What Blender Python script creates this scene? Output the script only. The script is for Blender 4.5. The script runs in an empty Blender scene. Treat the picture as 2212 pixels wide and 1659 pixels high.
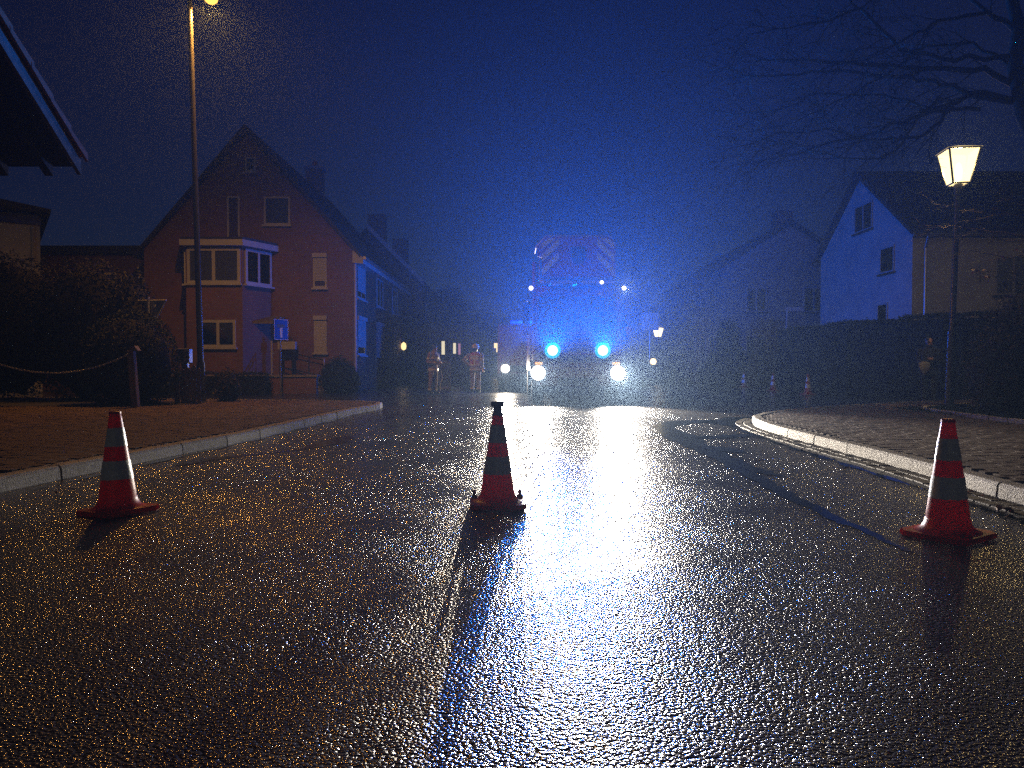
import bpy, bmesh, math, random
from mathutils import Vector, Matrix
random.seed(7)
S = bpy.context.scene
C = S.collection
R = math.radians

# ------------------------------------------------------------------ camera, sky, exposure
CAM_H = 1.05
F = 1650.0                    # focal length in pixels of a 2212 x 1659 picture
PITCH = math.atan(41.5 / F)   # looks slightly down
cam_d = bpy.data.cameras.new('camera'); cam = bpy.data.objects.new('camera', cam_d); C.objects.link(cam)
cam_d.sensor_width = 36.0; cam_d.lens = F / 2212 * 36.0
cam_d.clip_start = 0.05; cam_d.clip_end = 2000
cam.location = (0, 0, CAM_H); cam.rotation_euler = (R(90) - PITCH, 0, 0)
S.camera = cam

W = bpy.data.worlds.new('World'); S.world = W; W.use_nodes = True
nt = W.node_tree; nt.nodes.clear()
sky = nt.nodes.new('ShaderNodeTexSky'); sky.sky_type = 'NISHITA'; sky.sun_disc = False
sky.sun_elevation = R(-2.4); sky.sun_rotation = R(0); sky.air_density = 1.0; sky.dust_density = 0.0; sky.ozone_density = 4.6
bg = nt.nodes.new('ShaderNodeBackground'); bg.inputs['Strength'].default_value = 0.11
ow = nt.nodes.new('ShaderNodeOutputWorld')
nt.links.new(sky.outputs[0], bg.inputs[0]); nt.links.new(bg.outputs[0], ow.inputs[0])

sun_d = bpy.data.lights.new('front_fill', 'SUN'); sun_d.energy = 0.034; sun_d.angle = R(25); sun_d.color = (1.0, .86, .64)
sun = bpy.data.objects.new('front_fill', sun_d); C.objects.link(sun); sun.rotation_euler = Vector((.12, 1, -.5)).to_track_quat('-Z', 'Y').to_euler()  # added dim warm fill from behind the camera for surfaces facing it

S.view_settings.view_transform = 'Standard'; S.view_settings.look = 'None'
S.view_settings.exposure = 0.0; S.view_settings.gamma = 1.0; S.view_settings.use_curve_mapping = False
S.cycles.use_denoising = False   # the photograph is grainy and the glitter of the wet stones must stay sharp
S.cycles.sampling_pattern = 'BLUE_NOISE'
S.cycles.max_bounces = 5; S.cycles.diffuse_bounces = 2; S.cycles.glossy_bounces = 2
S.cycles.transmission_bounces = 4; S.cycles.transparent_max_bounces = 8; S.cycles.volume_bounces = 0
S.cycles.sample_clamp_indirect = 0.7; S.cycles.caustics_reflective = False; S.cycles.caustics_refractive = False

# lamp powers (W)
P_HEAD, P_BLUE, P_FLOOD = 6200.0, 25000.0, 700.0
P_VAN, P_SODIUM, P_LANTERN, P_FARLAMP = 1200.0, 1750.0, 1600.0, 120.0
P_REAR = 950.0
HAZE = 0.0015

# ------------------------------------------------------------------ pixel -> place helpers (2212 x 1659 picture)
CP, SP = math.cos(PITCH), math.sin(PITCH)
def ray(x, y):
    u, v = x - 1106.0, 829.5 - y
    return Vector((u, F * CP + v * SP, -F * SP + v * CP))
def at(x, y, depth):
    d = ray(x, y); t = depth / d.y
    return Vector((d.x * t, depth, CAM_H + d.z * t))
def gp(x, y, z=0.0):
    d = ray(x, y); t = (z - CAM_H) / d.z
    return Vector((d.x * t, d.y * t, z))

# ------------------------------------------------------------------ materials
MATS = {}
def mat(name, col, rough=0.6, metal=0.0, var=0.25, vscale=3.0, bump=0.0, bscale=40.0, spec=0.5, coat=0.0, emis=None, estr=0.0):
    if name in MATS: return MATS[name]
    m = bpy.data.materials.new(name); m.use_nodes = True; n = m.node_tree.nodes; l = m.node_tree.links
    b = n['Principled BSDF']
    b.inputs['Roughness'].default_value = rough; b.inputs['Metallic'].default_value = metal
    b.inputs['Specular IOR Level'].default_value = spec
    if coat: b.inputs['Coat Weight'].default_value = coat; b.inputs['Coat Roughness'].default_value = 0.08
    tc = n.new('ShaderNodeTexCoord')
    no = n.new('ShaderNodeTexNoise'); no.inputs['Scale'].default_value = vscale; no.inputs['Detail'].default_value = 6
    l.new(tc.outputs['Object'], no.inputs['Vector'])
    cr = n.new('ShaderNodeValToRGB')
    cr.color_ramp.elements[0].position = 0.3; cr.color_ramp.elements[1].position = 0.7
    cr.color_ramp.elements[0].color = tuple(c * (1 - var) for c in col) + (1,)
    cr.color_ramp.elements[1].color = tuple(min(1, c * (1 + var)) for c in col) + (1,)
    l.new(no.outputs['Fac'], cr.inputs[0]); l.new(cr.outputs[0], b.inputs['Base Color'])
    if bump:
        n2 = n.new('ShaderNodeTexNoise'); n2.inputs['Scale'].default_value = bscale; n2.inputs['Detail'].default_value = 4
        l.new(tc.outputs['Object'], n2.inputs['Vector'])
        bp = n.new('ShaderNodeBump'); bp.inputs['Strength'].default_value = bump; bp.inputs['Distance'].default_value = 0.01
        l.new(n2.outputs['Fac'], bp.inputs['Height']); l.new(bp.outputs[0], b.inputs['Normal'])
    if emis:
        b.inputs['Emission Color'].default_value = tuple(emis) + (1,); b.inputs['Emission Strength'].default_value = estr
    MATS[name] = m
    return m

def asphalt(name, cell, dist, rough, base, octaves=()):
    m = bpy.data.materials.new(name); m.use_nodes = True; n = m.node_tree.nodes; l = m.node_tree.links
    b = n['Principled BSDF']; b.inputs['Specular IOR Level'].default_value = 1.0
    tc = n.new('ShaderNodeTexCoord')
    wn = n.new('ShaderNodeTexNoise'); wn.inputs['Scale'].default_value = 1.0 / cell * 0.6; wn.inputs['Detail'].default_value = 1
    l.new(tc.outputs['Object'], wn.inputs['Vector'])
    vs = n.new('ShaderNodeVectorMath'); vs.operation = 'SCALE'; vs.inputs['Scale'].default_value = cell * 0.9
    l.new(wn.outputs['Color'], vs.inputs[0])
    va = n.new('ShaderNodeVectorMath'); va.operation = 'ADD'
    l.new(tc.outputs['Object'], va.inputs[0]); l.new(vs.outputs[0], va.inputs[1])
    vo = n.new('ShaderNodeTexVoronoi'); vo.inputs['Scale'].default_value = 1.0 / cell; vo.feature = 'F1'
    l.new(va.outputs[0], vo.inputs['Vector'])
    # rounded stone with its own height
    sq = n.new('ShaderNodeMath'); sq.operation = 'POWER'; sq.inputs[1].default_value = 2.0
    l.new(vo.outputs['Distance'], sq.inputs[0])
    sep = n.new('ShaderNodeSeparateColor'); l.new(vo.outputs['Color'], sep.inputs[0])
    hm = n.new('ShaderNodeMath'); hm.operation = 'MULTIPLY_ADD'; hm.inputs[1].default_value = 0.55
    ng = n.new('ShaderNodeMath'); ng.operation = 'MULTIPLY'; ng.inputs[1].default_value = -1.25
    l.new(sq.outputs[0], ng.inputs[0]); l.new(sep.outputs[0], hm.inputs[0]); l.new(ng.outputs[0], hm.inputs[2])
    fn = n.new('ShaderNodeTexNoise'); fn.inputs['Scale'].default_value = 2.6 / cell; fn.inputs['Detail'].default_value = 2
    l.new(tc.outputs['Object'], fn.inputs['Vector'])
    ad = n.new('ShaderNodeMath'); ad.operation = 'MULTIPLY_ADD'; ad.inputs[1].default_value = 0.12
    l.new(fn.outputs['Fac'], ad.inputs[0]); l.new(hm.outputs[0], ad.inputs[2])
    for wl_m, k in octaves:      # coarser unevenness of the laid surface
        on = n.new('ShaderNodeTexNoise'); on.inputs['Scale'].default_value = 1.0 / wl_m; on.inputs['Detail'].default_value = 0.6; l.new(tc.outputs['Object'], on.inputs['Vector'])
        a2 = n.new('ShaderNodeMath'); a2.operation = 'MULTIPLY_ADD'; a2.inputs[1].default_value = k; l.new(on.outputs['Fac'], a2.inputs[0]); l.new(ad.outputs[0], a2.inputs[2]); ad = a2
    wear = n.new('ShaderNodeTexNoise'); wear.inputs['Scale'].default_value = 0.9; wear.inputs['Detail'].default_value = 4; l.new(tc.outputs['Object'], wear.inputs['Vector'])
    ws_ = n.new('ShaderNodeMapRange'); ws_.inputs['From Min'].default_value = .35; ws_.inputs['From Max'].default_value = .65; ws_.inputs['To Min'].default_value = .42; ws_.inputs['To Max'].default_value = 1.0; l.new(wear.outputs['Fac'], ws_.inputs[0])
    bp = n.new('ShaderNodeBump'); bp.inputs['Distance'].default_value = dist; l.new(ws_.outputs[0], bp.inputs['Strength'])
    l.new(ad.outputs[0], bp.inputs['Height']); l.new(bp.outputs[0], b.inputs['Normal'])
    # stone colours, worn patches
    big = n.new('ShaderNodeTexNoise'); big.inputs['Scale'].default_value = 0.7; big.inputs['Detail'].default_value = 5
    l.new(tc.outputs['Object'], big.inputs['Vector'])
    cr = n.new('ShaderNodeValToRGB'); cr.color_ramp.elements[0].color = tuple(c * 0.55 for c in base) + (1,)
    cr.color_ramp.elements[1].color = tuple(c * 1.7 for c in base) + (1,)
    mx = n.new('ShaderNodeMath'); mx.operation = 'MULTIPLY_ADD'; mx.inputs[1].default_value = 0.5
    hf = n.new('ShaderNodeMath'); hf.operation = 'MULTIPLY'; hf.inputs[1].default_value = 0.5
    l.new(sep.outputs[1], hf.inputs[0]); l.new(big.outputs['Fac'], mx.inputs[0]); l.new(hf.outputs[0], mx.inputs[2])
    l.new(mx.outputs[0], cr.inputs[0]); l.new(cr.outputs[0], b.inputs['Base Color'])
    rr = n.new('ShaderNodeMapRange'); rr.inputs['To Min'].default_value = rough * 0.7; rr.inputs['To Max'].default_value = rough * 1.4
    l.new(big.outputs['Fac'], rr.inputs['Value']); l.new(rr.outputs[0], b.inputs['Roughness'])
    return m

def brick_mat(name, c1, c2, mortar, scale=1.0, vertical=True):
    m = bpy.data.materials.new(name); m.use_nodes = True; n = m.node_tree.nodes; l = m.node_tree.links
    b = n['Principled BSDF']; b.inputs['Roughness'].default_value = 0.75
    tc = n.new('ShaderNodeTexCoord'); sx = n.new('ShaderNodeSeparateXYZ'); l.new(tc.outputs['Object'], sx.inputs[0])
    a = n.new('ShaderNodeMath'); a.operation = 'ADD'; l.new(sx.outputs[0], a.inputs[0]); l.new(sx.outputs[1], a.inputs[1])
    cx = n.new('ShaderNodeCombineXYZ'); l.new(a.outputs[0], cx.inputs[0]); l.new(sx.outputs[2], cx.inputs[1])
    bt = n.new('ShaderNodeTexBrick'); l.new(cx.outputs[0], bt.inputs['Vector'])
    bt.inputs['Scale'].default_value = scale; bt.inputs['Brick Width'].default_value = 0.25; bt.inputs['Row Height'].default_value = 0.083
    bt.inputs['Mortar Size'].default_value = 0.008; bt.inputs['Color1'].default_value = c1 + (1,); bt.inputs['Color2'].default_value = c2 + (1,)
    bt.inputs['Mortar'].default_value = mortar + (1,)
    no = n.new('ShaderNodeTexNoise'); no.inputs['Scale'].default_value = 0.8; no.inputs['Detail'].default_value = 6; l.new(tc.outputs['Object'], no.inputs['Vector'])
    mr = n.new('ShaderNodeMapRange'); mr.inputs['To Min'].default_value = 0.65; mr.inputs['To Max'].default_value = 1.3; l.new(no.outputs['Fac'], mr.inputs[0])
    mm = n.new('ShaderNodeVectorMath'); mm.operation = 'SCALE'; l.new(bt.outputs[0], mm.inputs[0]); l.new(mr.outputs[0], mm.inputs['Scale'])
    l.new(mm.outputs[0], b.inputs['Base Color'])
    bp = n.new('ShaderNodeBump'); bp.inputs['Strength'].default_value = 0.5; bp.inputs['Distance'].default_value = 0.01; bp.invert = True
    l.new(bt.outputs['Fac'], bp.inputs['Height']); l.new(bp.outputs[0], b.inputs['Normal'])
    return m

def roof_mat(name, col):
    m = bpy.data.materials.new(name); m.use_nodes = True; n = m.node_tree.nodes; l = m.node_tree.links
    b = n['Principled BSDF']; b.inputs['Roughness'].default_value = 0.55
    tc = n.new('ShaderNodeTexCoord')
    wv = n.new('ShaderNodeTexWave'); wv.bands_direction = 'Z'; wv.wave_profile = 'SAW'; wv.inputs['Scale'].default_value = 1.35
    l.new(tc.outputs['Object'], wv.inputs['Vector'])
    no = n.new('ShaderNodeTexNoise'); no.inputs['Scale'].default_value = 5; no.inputs['Detail'].default_value = 5; l.new(tc.outputs['Object'], no.inputs['Vector'])
    cr = n.new('ShaderNodeValToRGB'); cr.color_ramp.elements[0].color = tuple(c * .6 for c in col) + (1,); cr.color_ramp.elements[1].color = tuple(c * 1.4 for c in col) + (1,)
    l.new(no.outputs['Fac'], cr.inputs[0]); l.new(cr.outputs[0], b.inputs['Base Color'])
    bp = n.new('ShaderNodeBump'); bp.inputs['Strength'].default_value = 0.8; bp.inputs['Distance'].default_value = 0.03
    l.new(wv.outputs['Fac'], bp.inputs['Height']); l.new(bp.outputs[0], b.inputs['Normal'])
    return m

def emit_mat(name, col, s):
    m = bpy.data.materials.new(name); m.use_nodes = True; n = m.node_tree.nodes; n.clear()
    e = n.new('ShaderNodeEmission'); e.inputs[0].default_value = tuple(col) + (1,); e.inputs[1].default_value = s
    o = n.new('ShaderNodeOutputMaterial'); m.node_tree.links.new(e.outputs[0], o.inputs[0]); m.cycles.emission_sampling = 'NONE'
    return m

def glow_glass(name, col, s, clear=0.75):
    """frosted lamp glass: lets the lamp inside shine through and glows with it"""
    m = bpy.data.materials.new(name); m.use_nodes = True; n = m.node_tree.nodes; n.clear(); l = m.node_tree.links
    e = n.new('ShaderNodeEmission'); e.inputs[0].default_value = tuple(col) + (1,); e.inputs[1].default_value = s
    t = n.new('ShaderNodeBsdfTransparent'); mx = n.new('ShaderNodeMixShader'); mx.inputs[0].default_value = 1 - clear
    o = n.new('ShaderNodeOutputMaterial')
    l.new(t.outputs[0], mx.inputs[1]); l.new(e.outputs[0], mx.inputs[2]); l.new(mx.outputs[0], o.inputs[0]); m.cycles.emission_sampling = 'NONE'
    return m

def window_glass():
    m = bpy.data.materials.new('window_glass'); m.use_nodes = True; n = m.node_tree.nodes; n.clear(); l = m.node_tree.links
    g = n.new('ShaderNodeBsdfGlossy'); g.inputs['Roughness'].default_value = 0.03
    t = n.new('ShaderNodeBsdfTransparent'); t.inputs[0].default_value = (.85, .88, .9, 1)
    fr = n.new('ShaderNodeFresnel'); fr.inputs[0].default_value = 1.5; mx = n.new('ShaderNodeMixShader'); o = n.new('ShaderNodeOutputMaterial')
    l.new(fr.outputs[0], mx.inputs[0]); l.new(t.outputs[0], mx.inputs[1]); l.new(g.outputs[0], mx.inputs[2]); l.new(mx.outputs[0], o.inputs[0])
    return m

def leaf_mat(name, c1, c2):
    m = bpy.data.materials.new(name); m.use_nodes = True; n = m.node_tree.nodes; l = m.node_tree.links
    b = n['Principled BSDF']; b.inputs['Roughness'].default_value = 0.72; b.inputs['Specular IOR Level'].default_value = .3
    g = n.new('ShaderNodeNewGeometry'); cr = n.new('ShaderNodeValToRGB')
    cr.color_ramp.elements[0].color = c1 + (1,); cr.color_ramp.elements[1].color = c2 + (1,)
    l.new(g.outputs['Random Per Island'], cr.inputs[0]); l.new(cr.outputs[0], b.inputs['Base Color'])
    return m

M_ROAD = asphalt('wet_asphalt', 0.0145, 0.0074, 0.20, (0.055, 0.048, 0.041))
M_JUNC = asphalt('wet_fine_asphalt', 0.009, 0.0012, 0.20, (0.034, 0.033, 0.033))
M_TAR = mat('bitumen', (0.012, 0.012, 0.013), 0.16, var=0.4, vscale=8, bump=0.12, bscale=30)
M_GROUND = mat('dark_soil', (0.035, 0.032, 0.024), 0.9, var=0.5, vscale=2, bump=0.6, bscale=20)
M_GRASS = leaf_mat('grass_blade', (0.02, 0.03, 0.008), (0.05, 0.07, 0.02))
M_KERB = mat('kerb_granite', (0.30, 0.285, 0.26), 0.62, var=0.55, vscale=26, bump=0.6, bscale=90)
M_WATER = mat('puddle_water', (0.01, 0.01, 0.011), 0.045, var=0.1, bump=0.03, bscale=14)
M_RED = mat('cone_red', (0.50, 0.026, 0.018), 0.42, var=0.42, vscale=16, bump=0.14, bscale=70)
def translucent(m, col, fac):
    n = m.node_tree.nodes; l = m.node_tree.links; o = n['Material Output']; t = n.new('ShaderNodeBsdfTranslucent'); t.inputs[0].default_value = col + (1,)
    mx = n.new('ShaderNodeMixShader'); mx.inputs[0].default_value = fac; l.new(n['Principled BSDF'].outputs[0], mx.inputs[1]); l.new(t.outputs[0], mx.inputs[2]); l.new(mx.outputs[0], o.inputs[0])
translucent(M_RED, (.80, .045, .03), .36)
M_FOIL = mat('cone_foil', (0.70, 0.82, 0.74), 0.35, var=0.15, vscale=30, bump=0.25, bscale=45)
M_BRICK = brick_mat('house_brick', (0.25, 0.11, 0.08), (0.19, 0.085, 0.06), (0.21, 0.18, 0.155))
M_BRICK2 = brick_mat('far_brick', (0.17, 0.09, 0.07), (0.13, 0.07, 0.055), (0.17, 0.15, 0.13))
M_PLASTER = mat('white_plaster', (0.55, 0.54, 0.52), 0.85, var=0.12, vscale=1.2, bump=0.15, bscale=60)
M_PLASTER2 = mat('grey_plaster', (0.30, 0.30, 0.30), 0.85, var=0.15, vscale=1.0, bump=0.15, bscale=60)
M_ROOF = roof_mat('dark_roof_tiles', (0.035, 0.030, 0.030))
M_ROOFO = mat('orange_roof_tile', (0.42, 0.12, 0.05), 0.6, var=0.3, vscale=9, bump=0.2)
M_WHITE = mat('white_paint', (0.50, 0.50, 0.49), 0.45, var=0.08, vscale=6)
M_WOODW = mat('weathered_board', (0.20, 0.165, 0.13), 0.8, var=0.35, vscale=9, bump=0.4, bscale=50)
M_WOODD = mat('dark_board', (0.03, 0.024, 0.02), 0.8, var=0.35, vscale=9, bump=0.3)
M_GALV = mat('galvanised_steel', (0.42, 0.42, 0.42), 0.42, metal=0.7, var=0.2, vscale=20)
M_POST = mat('grey_painted_post', (0.08, 0.08, 0.077), 0.38, var=0.15, vscale=10, bump=0.05)
M_BLACKM = mat('black_metal', (0.02, 0.02, 0.022), 0.35, var=0.2)
M_RUBBER = mat('tyre_rubber', (0.014, 0.014, 0.014), 0.75, var=0.2, bump=0.1)
M_TRUCK = mat('fire_red_paint', (0.22, 0.009, 0.008), 0.25, var=0.08, vscale=2, coat=0.6)
M_TDARK = mat('dark_plastic', (0.022, 0.022, 0.024), 0.5, var=0.2)
M_TYEL = mat('fluorescent_yellow', (0.50, 0.58, 0.03), 0.5, var=0.08)
M_SCREEN = mat('dark_windscreen', (0.008, 0.009, 0.011), 0.06, var=0.1)
M_CHROME = mat('chrome', (0.6, 0.6, 0.6), 0.12, metal=1.0, var=0.05)
M_GLASS = window_glass()
M_DARKROOM = mat('dark_room', (0.012, 0.012, 0.013), 0.9, var=0.1)
M_CURTAIN = mat('net_curtain', (0.14, 0.14, 0.15), 0.9, var=0.15, vscale=25)
M_SHUT = mat('shutter_slat', (0.50, 0.50, 0.48), 0.55, var=0.08)
M_HEDGE = leaf_mat('hedge_leaf', (0.010, 0.016, 0.006), (0.045, 0.055, 0.022))
M_CONIF = leaf_mat('conifer_leaf', (0.011, 0.014, 0.007), (0.050, 0.046, 0.030))
M_BROWN = leaf_mat('winter_leaf', (0.03, 0.026, 0.012), (0.10, 0.075, 0.035))
M_FAR = leaf_mat('far_tree_leaf', (0.012, 0.018, 0.010), (0.035, 0.045, 0.02))
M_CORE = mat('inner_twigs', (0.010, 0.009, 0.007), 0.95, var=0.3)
M_BARK = mat('bark', (0.016, 0.013, 0.010), 0.95, var=0.35, vscale=14, bump=0.5, bscale=40, spec=0.08)
M_TWIG_LIT = mat('lit_twig_bark', (0.17, 0.115, 0.065), 0.7, var=0.3, vscale=14)  # lighter, warmer copy of the bark: lantern light put into the twig colour
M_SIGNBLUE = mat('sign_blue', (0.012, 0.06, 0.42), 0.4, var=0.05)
M_SIGNWHITE = mat('sign_white', (0.72, 0.72, 0.70), 0.4, var=0.05)
M_SIGNRED = mat('sign_grey_ring', (0.10, 0.10, 0.10), 0.45, var=0.05)
M_INK = mat('sign_black', (0.015, 0.015, 0.016), 0.5, var=0.05)
M_SKIN = mat('skin', (0.45, 0.25, 0.18), 0.5, var=0.08)
M_TURN = mat('turnout_cloth', (0.30, 0.20, 0.12), 0.85, var=0.2, vscale=12, bump=0.25, bscale=25)
M_TURND = mat('dark_cloth', (0.016, 0.017, 0.022), 0.85, var=0.25, vscale=12, bump=0.25, bscale=25)
M_VEST = mat('vest_red', (0.48, 0.03, 0.035), 0.7, var=0.12)
M_REFL = mat('reflective_tape', (0.72, 0.68, 0.38), 0.35, var=0.08)
M_BOOT = mat('boot_leather', (0.018, 0.016, 0.015), 0.5, var=0.2)
M_HELM = mat('helmet_white', (0.68, 0.62, 0.50), 0.3, var=0.06)
M_LEAF = mat('fallen_leaf', (0.30, 0.13, 0.045), 0.55, var=0.4, vscale=40, bump=0.3, bscale=90)

# ------------------------------------------------------------------ mesh helpers
class MB:
    def __init__(s): s.v = []; s.f = []; s.mi = []
    def add(s, vs, fs, mi=0):
        o = len(s.v); s.v += [tuple(v) for v in vs]; s.f += [tuple(i + o for i in f) for f in fs]; s.mi += [mi] * len(fs); return s
    def box(s, lo, hi, mi=0, mtx=None):
        (a, b, c), (d, e, f) = lo, hi
        vs = [Vector(p) for p in ((a,b,c),(d,b,c),(d,e,c),(a,e,c),(a,b,f),(d,b,f),(d,e,f),(a,e,f))]
        if mtx: vs = [mtx @ p for p in vs]
        return s.add(vs, [(3,2,1,0),(4,5,6,7),(0,1,5,4),(1,2,6,5),(2,3,7,6),(3,0,4,7)], mi)
    def bbox(s, lo, hi, b=0.01, mi=0, mtx=None):
        """box with bevelled edges"""
        bm = bmesh.new(); bmesh.ops.create_cube(bm, size=1)
        for v in bm.verts:
            v.co = Vector(((lo[0]+hi[0])/2 + v.co.x*(hi[0]-lo[0]), (lo[1]+hi[1])/2 + v.co.y*(hi[1]-lo[1]), (lo[2]+hi[2])/2 + v.co.z*(hi[2]-lo[2])))
        bmesh.ops.bevel(bm, geom=bm.edges[:], offset=b, segments=2, affect='EDGES', profile=0.5)
        return s.bm(bm, mi, mtx)
    def bm(s, bm, mi=0, mtx=None):
        bm.verts.index_update()
        s.add([(mtx @ v.co) if mtx else v.co for v in bm.verts], [[v.index for v in f.verts] for f in bm.faces], mi); bm.free(); return s
    def tube(s, pts, radii, n=8, mi=0, cap=True):
        pts = [Vector(p) for p in pts]
        if not hasattr(radii, '__len__'): radii = [radii] * len(pts)
        vs = []; fs = []
        up = Vector((0.13, 0.21, 1)).normalized(); prev = None
        for i, p in enumerate(pts):
            t = (pts[min(i+1, len(pts)-1)] - pts[max(i-1, 0)]).normalized()
            if prev is None:
                a = t.cross(Vector((1, 0, 0)) if abs(t.x) < 0.8 else Vector((0, 1, 0))).normalized()
            else:
                a = (prev - t * prev.dot(t)).normalized()
            prev = a; b = t.cross(a)
            for k in range(n):
                w = 2*math.pi*k/n; vs.append(p + (a*math.cos(w) + b*math.sin(w)) * radii[i])
        for i in range(len(pts)-1):
            for k in range(n):
                fs.append((i*n+k, i*n+(k+1) % n, (i+1)*n+(k+1) % n, (i+1)*n+k))
        if cap: fs.append(tuple(range(n))[::-1]); fs.append(tuple((len(pts)-1)*n+k for k in range(n)))
        return s.add(vs, fs, mi)
    def lathe(s, prof, n=24, c=(0,0,0), mi=0, mtx=None, cap=True):
        vs = []; fs = []
        for r, z in prof:
            for k in range(n):
                w = 2*math.pi*k/n; p = Vector((c[0]+r*math.cos(w), c[1]+r*math.sin(w), c[2]+z)); vs.append(mtx @ p if mtx else p)
        for i in range(len(prof)-1):
            for k in range(n): fs.append((i*n+k, i*n+(k+1) % n, (i+1)*n+(k+1) % n, (i+1)*n+k))
        if cap: fs.append(tuple(range(n))[::-1]); fs.append(tuple((len(prof)-1)*n+k for k in range(n)))
        return s.add(vs, fs, mi)
    def prism(s, poly, axis, a, b, mi=0):
        """polygon in the two other axes, extruded along axis ('x','y','z') from a to b"""
        def P(u, v, w): return {'x': (w, u, v), 'y': (u, w, v), 'z': (u, v, w)}[axis]
        n = len(poly); vs = [P(u, v, a) for u, v in poly] + [P(u, v, b) for u, v in poly]
        fs = [tuple(range(n))[::-1], tuple(range(n, 2*n))] + [(i, (i+1) % n, n+(i+1) % n, n+i) for i in range(n)]
        return s.add(vs, fs, mi)
    def ring(s, x0, x1, z0, z1, w, y0, y1, mi=0):
        """rectangular frame in the x-z plane"""
        s.box((x0, y0, z0), (x1, y1, z0+w), mi); s.box((x0, y0, z1-w), (x1, y1, z1), mi)
        s.box((x0, y0, z0+w), (x0+w, y1, z1-w), mi); s.box((x1-w, y0, z0+w), (x1, y1, z1-w), mi); return s
    def build(s, name, mats, parent=None, smooth=False, label=None):
        me = bpy.data.meshes.new(name); me.from_pydata(s.v, [], s.f); 
        mats = mats if isinstance(mats, (list, tuple)) else [mats]
        for m in mats: me.materials.append(m)
        if len(mats) > 1: me.polygons.foreach_set('material_index', s.mi)
        bm = bmesh.new(); bm.from_mesh(me); bmesh.ops.recalc_face_normals(bm, faces=bm.faces); bm.to_mesh(me); bm.free()
        if smooth:
            me.polygons.foreach_set('use_smooth', [True]*len(me.polygons))
            try: me.set_sharp_from_angle(angle=R(38))
            except Exception: pass
        me.update()
        o = bpy.data.objects.new(name, me); C.objects.link(o)
        if parent: o.parent = parent
        if label: o['label'] = label
        return o

def tag(o, label, cat, group=None):
    o['label'] = label; o['category'] = cat
    if group: o['group'] = group
    return o
def thing(name, label, cat, loc=(0,0,0), rz=0, group=None):
    o = bpy.data.objects.new(name, None); C.objects.link(o); o.location = loc; o.rotation_euler = (0, 0, rz); o.empty_display_size = 0.2
    return tag(o, label, cat, group)
def struct(o): o['kind'] = 'structure'; return o
def stuff(o): o['kind'] = 'stuff'; return o
def copy_tree(o, parent=None):
    c = o.copy(); C.objects.link(c); c.parent = parent
    for ch in list(o.children): copy_tree(ch, c)
    return c
def link_copy(src, parent, mtx):
    c = src.copy(); C.objects.link(c); c.parent = parent; c.matrix_local = mtx; return c
def lamp(name, kind, loc, power, col, parent, radius=0.06, aim=None, cone=100, blend=0.6):
    d = bpy.data.lights.new(name, kind); d.energy = power; d.color = col; d.shadow_soft_size = radius
    if kind == 'SPOT': d.spot_size = R(cone); d.spot_blend = blend
    o = bpy.data.objects.new(name, d); C.objects.link(o); o.location = loc
    if aim is not None: o.rotation_euler = Vector(aim).to_track_quat('-Z', 'Y').to_euler()
    if parent: o.parent = parent
    return o
def text_mesh(name, txt, size, mtx, material, parent, depth=0.003, align='CENTER', xs=1.0):
    cu = bpy.data.curves.new(name, 'FONT'); cu.body = txt; cu.size = size; cu.extrude = depth; cu.align_x = align; cu.align_y = 'CENTER'
    t = bpy.data.objects.new(name, cu); C.objects.link(t)
    dg = bpy.context.evaluated_depsgraph_get(); me = bpy.data.meshes.new_from_object(t.evaluated_get(dg))
    bpy.data.objects.remove(t); bpy.data.curves.remove(cu)
    me.transform(Matrix.Diagonal((xs, 1, 1, 1))); me.name = name; me.materials.clear(); me.materials.append(material)
    o = bpy.data.objects.new(name, me); C.objects.link(o); o.parent = parent; o.matrix_local = mtx
    return o
def face_cam(x, y, z, rz=0): return Matrix.Translation((x, y, z)) @ Matrix.Rotation(rz, 4, 'Z') @ Matrix.Rotation(R(90), 4, 'X')

# ================================================================== THE SETTING
def sheet(name, poly, z, m):
    o = MB().add([(x, y, z) for x, y in poly], [tuple(range(len(poly)))]).build(name, m)
    return struct(o)
sheet('ground', [(-400, -60), (400, -60), (400, 600), (-400, 600)], -0.03, M_GROUND)
sheet('junction', [(-60, 17.0), (60, 17.0), (60, 130), (-60, 130)], -0.008, M_JUNC)
sheet('road', [(-4.75, -6), (4.1, -6), (4.1, 10), (4.6, 14.5), (7.4, 17.4), (4.4, 19.3), (-2.2, 19.6), (-3.6, 19.4), (-3.6, 12), (-4.75, 5)], 0.0, M_ROAD)

def spline(pts, n=14):
    pts = [Vector((p[0], p[1], 0)) for p in pts]; out = []
    P = [pts[0]*2 - pts[1]] + pts + [pts[-1]*2 - pts[-2]]
    for i in range(1, len(P)-2):
        for k in range(n):
            t = k/n; a, b, c, d = P[i-1:i+3]
            out.append(0.5*((2*b) + (c-a)*t + (2*a-5*b+4*c-d)*t*t + (3*b-a-3*c+d)*t**3))
    out.append(pts[-1]); return out
def resample(path, step):
    out = [path[0]]; acc = 0; last = path[0]
    for p in path[1:]:
        seg = (p-last).length
        while acc + seg >= step:
            q = last + (p-last)*((step-acc)/seg); out.append(q); last = q; seg = (p-last).length; acc = 0
        acc += seg; last = p
    return out
def inside(poly, x, y):
    c = False; j = len(poly)-1
    for i in range(len(poly)):
        xi, yi = poly[i]; xj, yj = poly[j]
        if (yi > y) != (yj > y) and x < (xj-xi)*(y-yi)/(yj-yi)+xi: c = not c
        j = i
    return c

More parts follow.
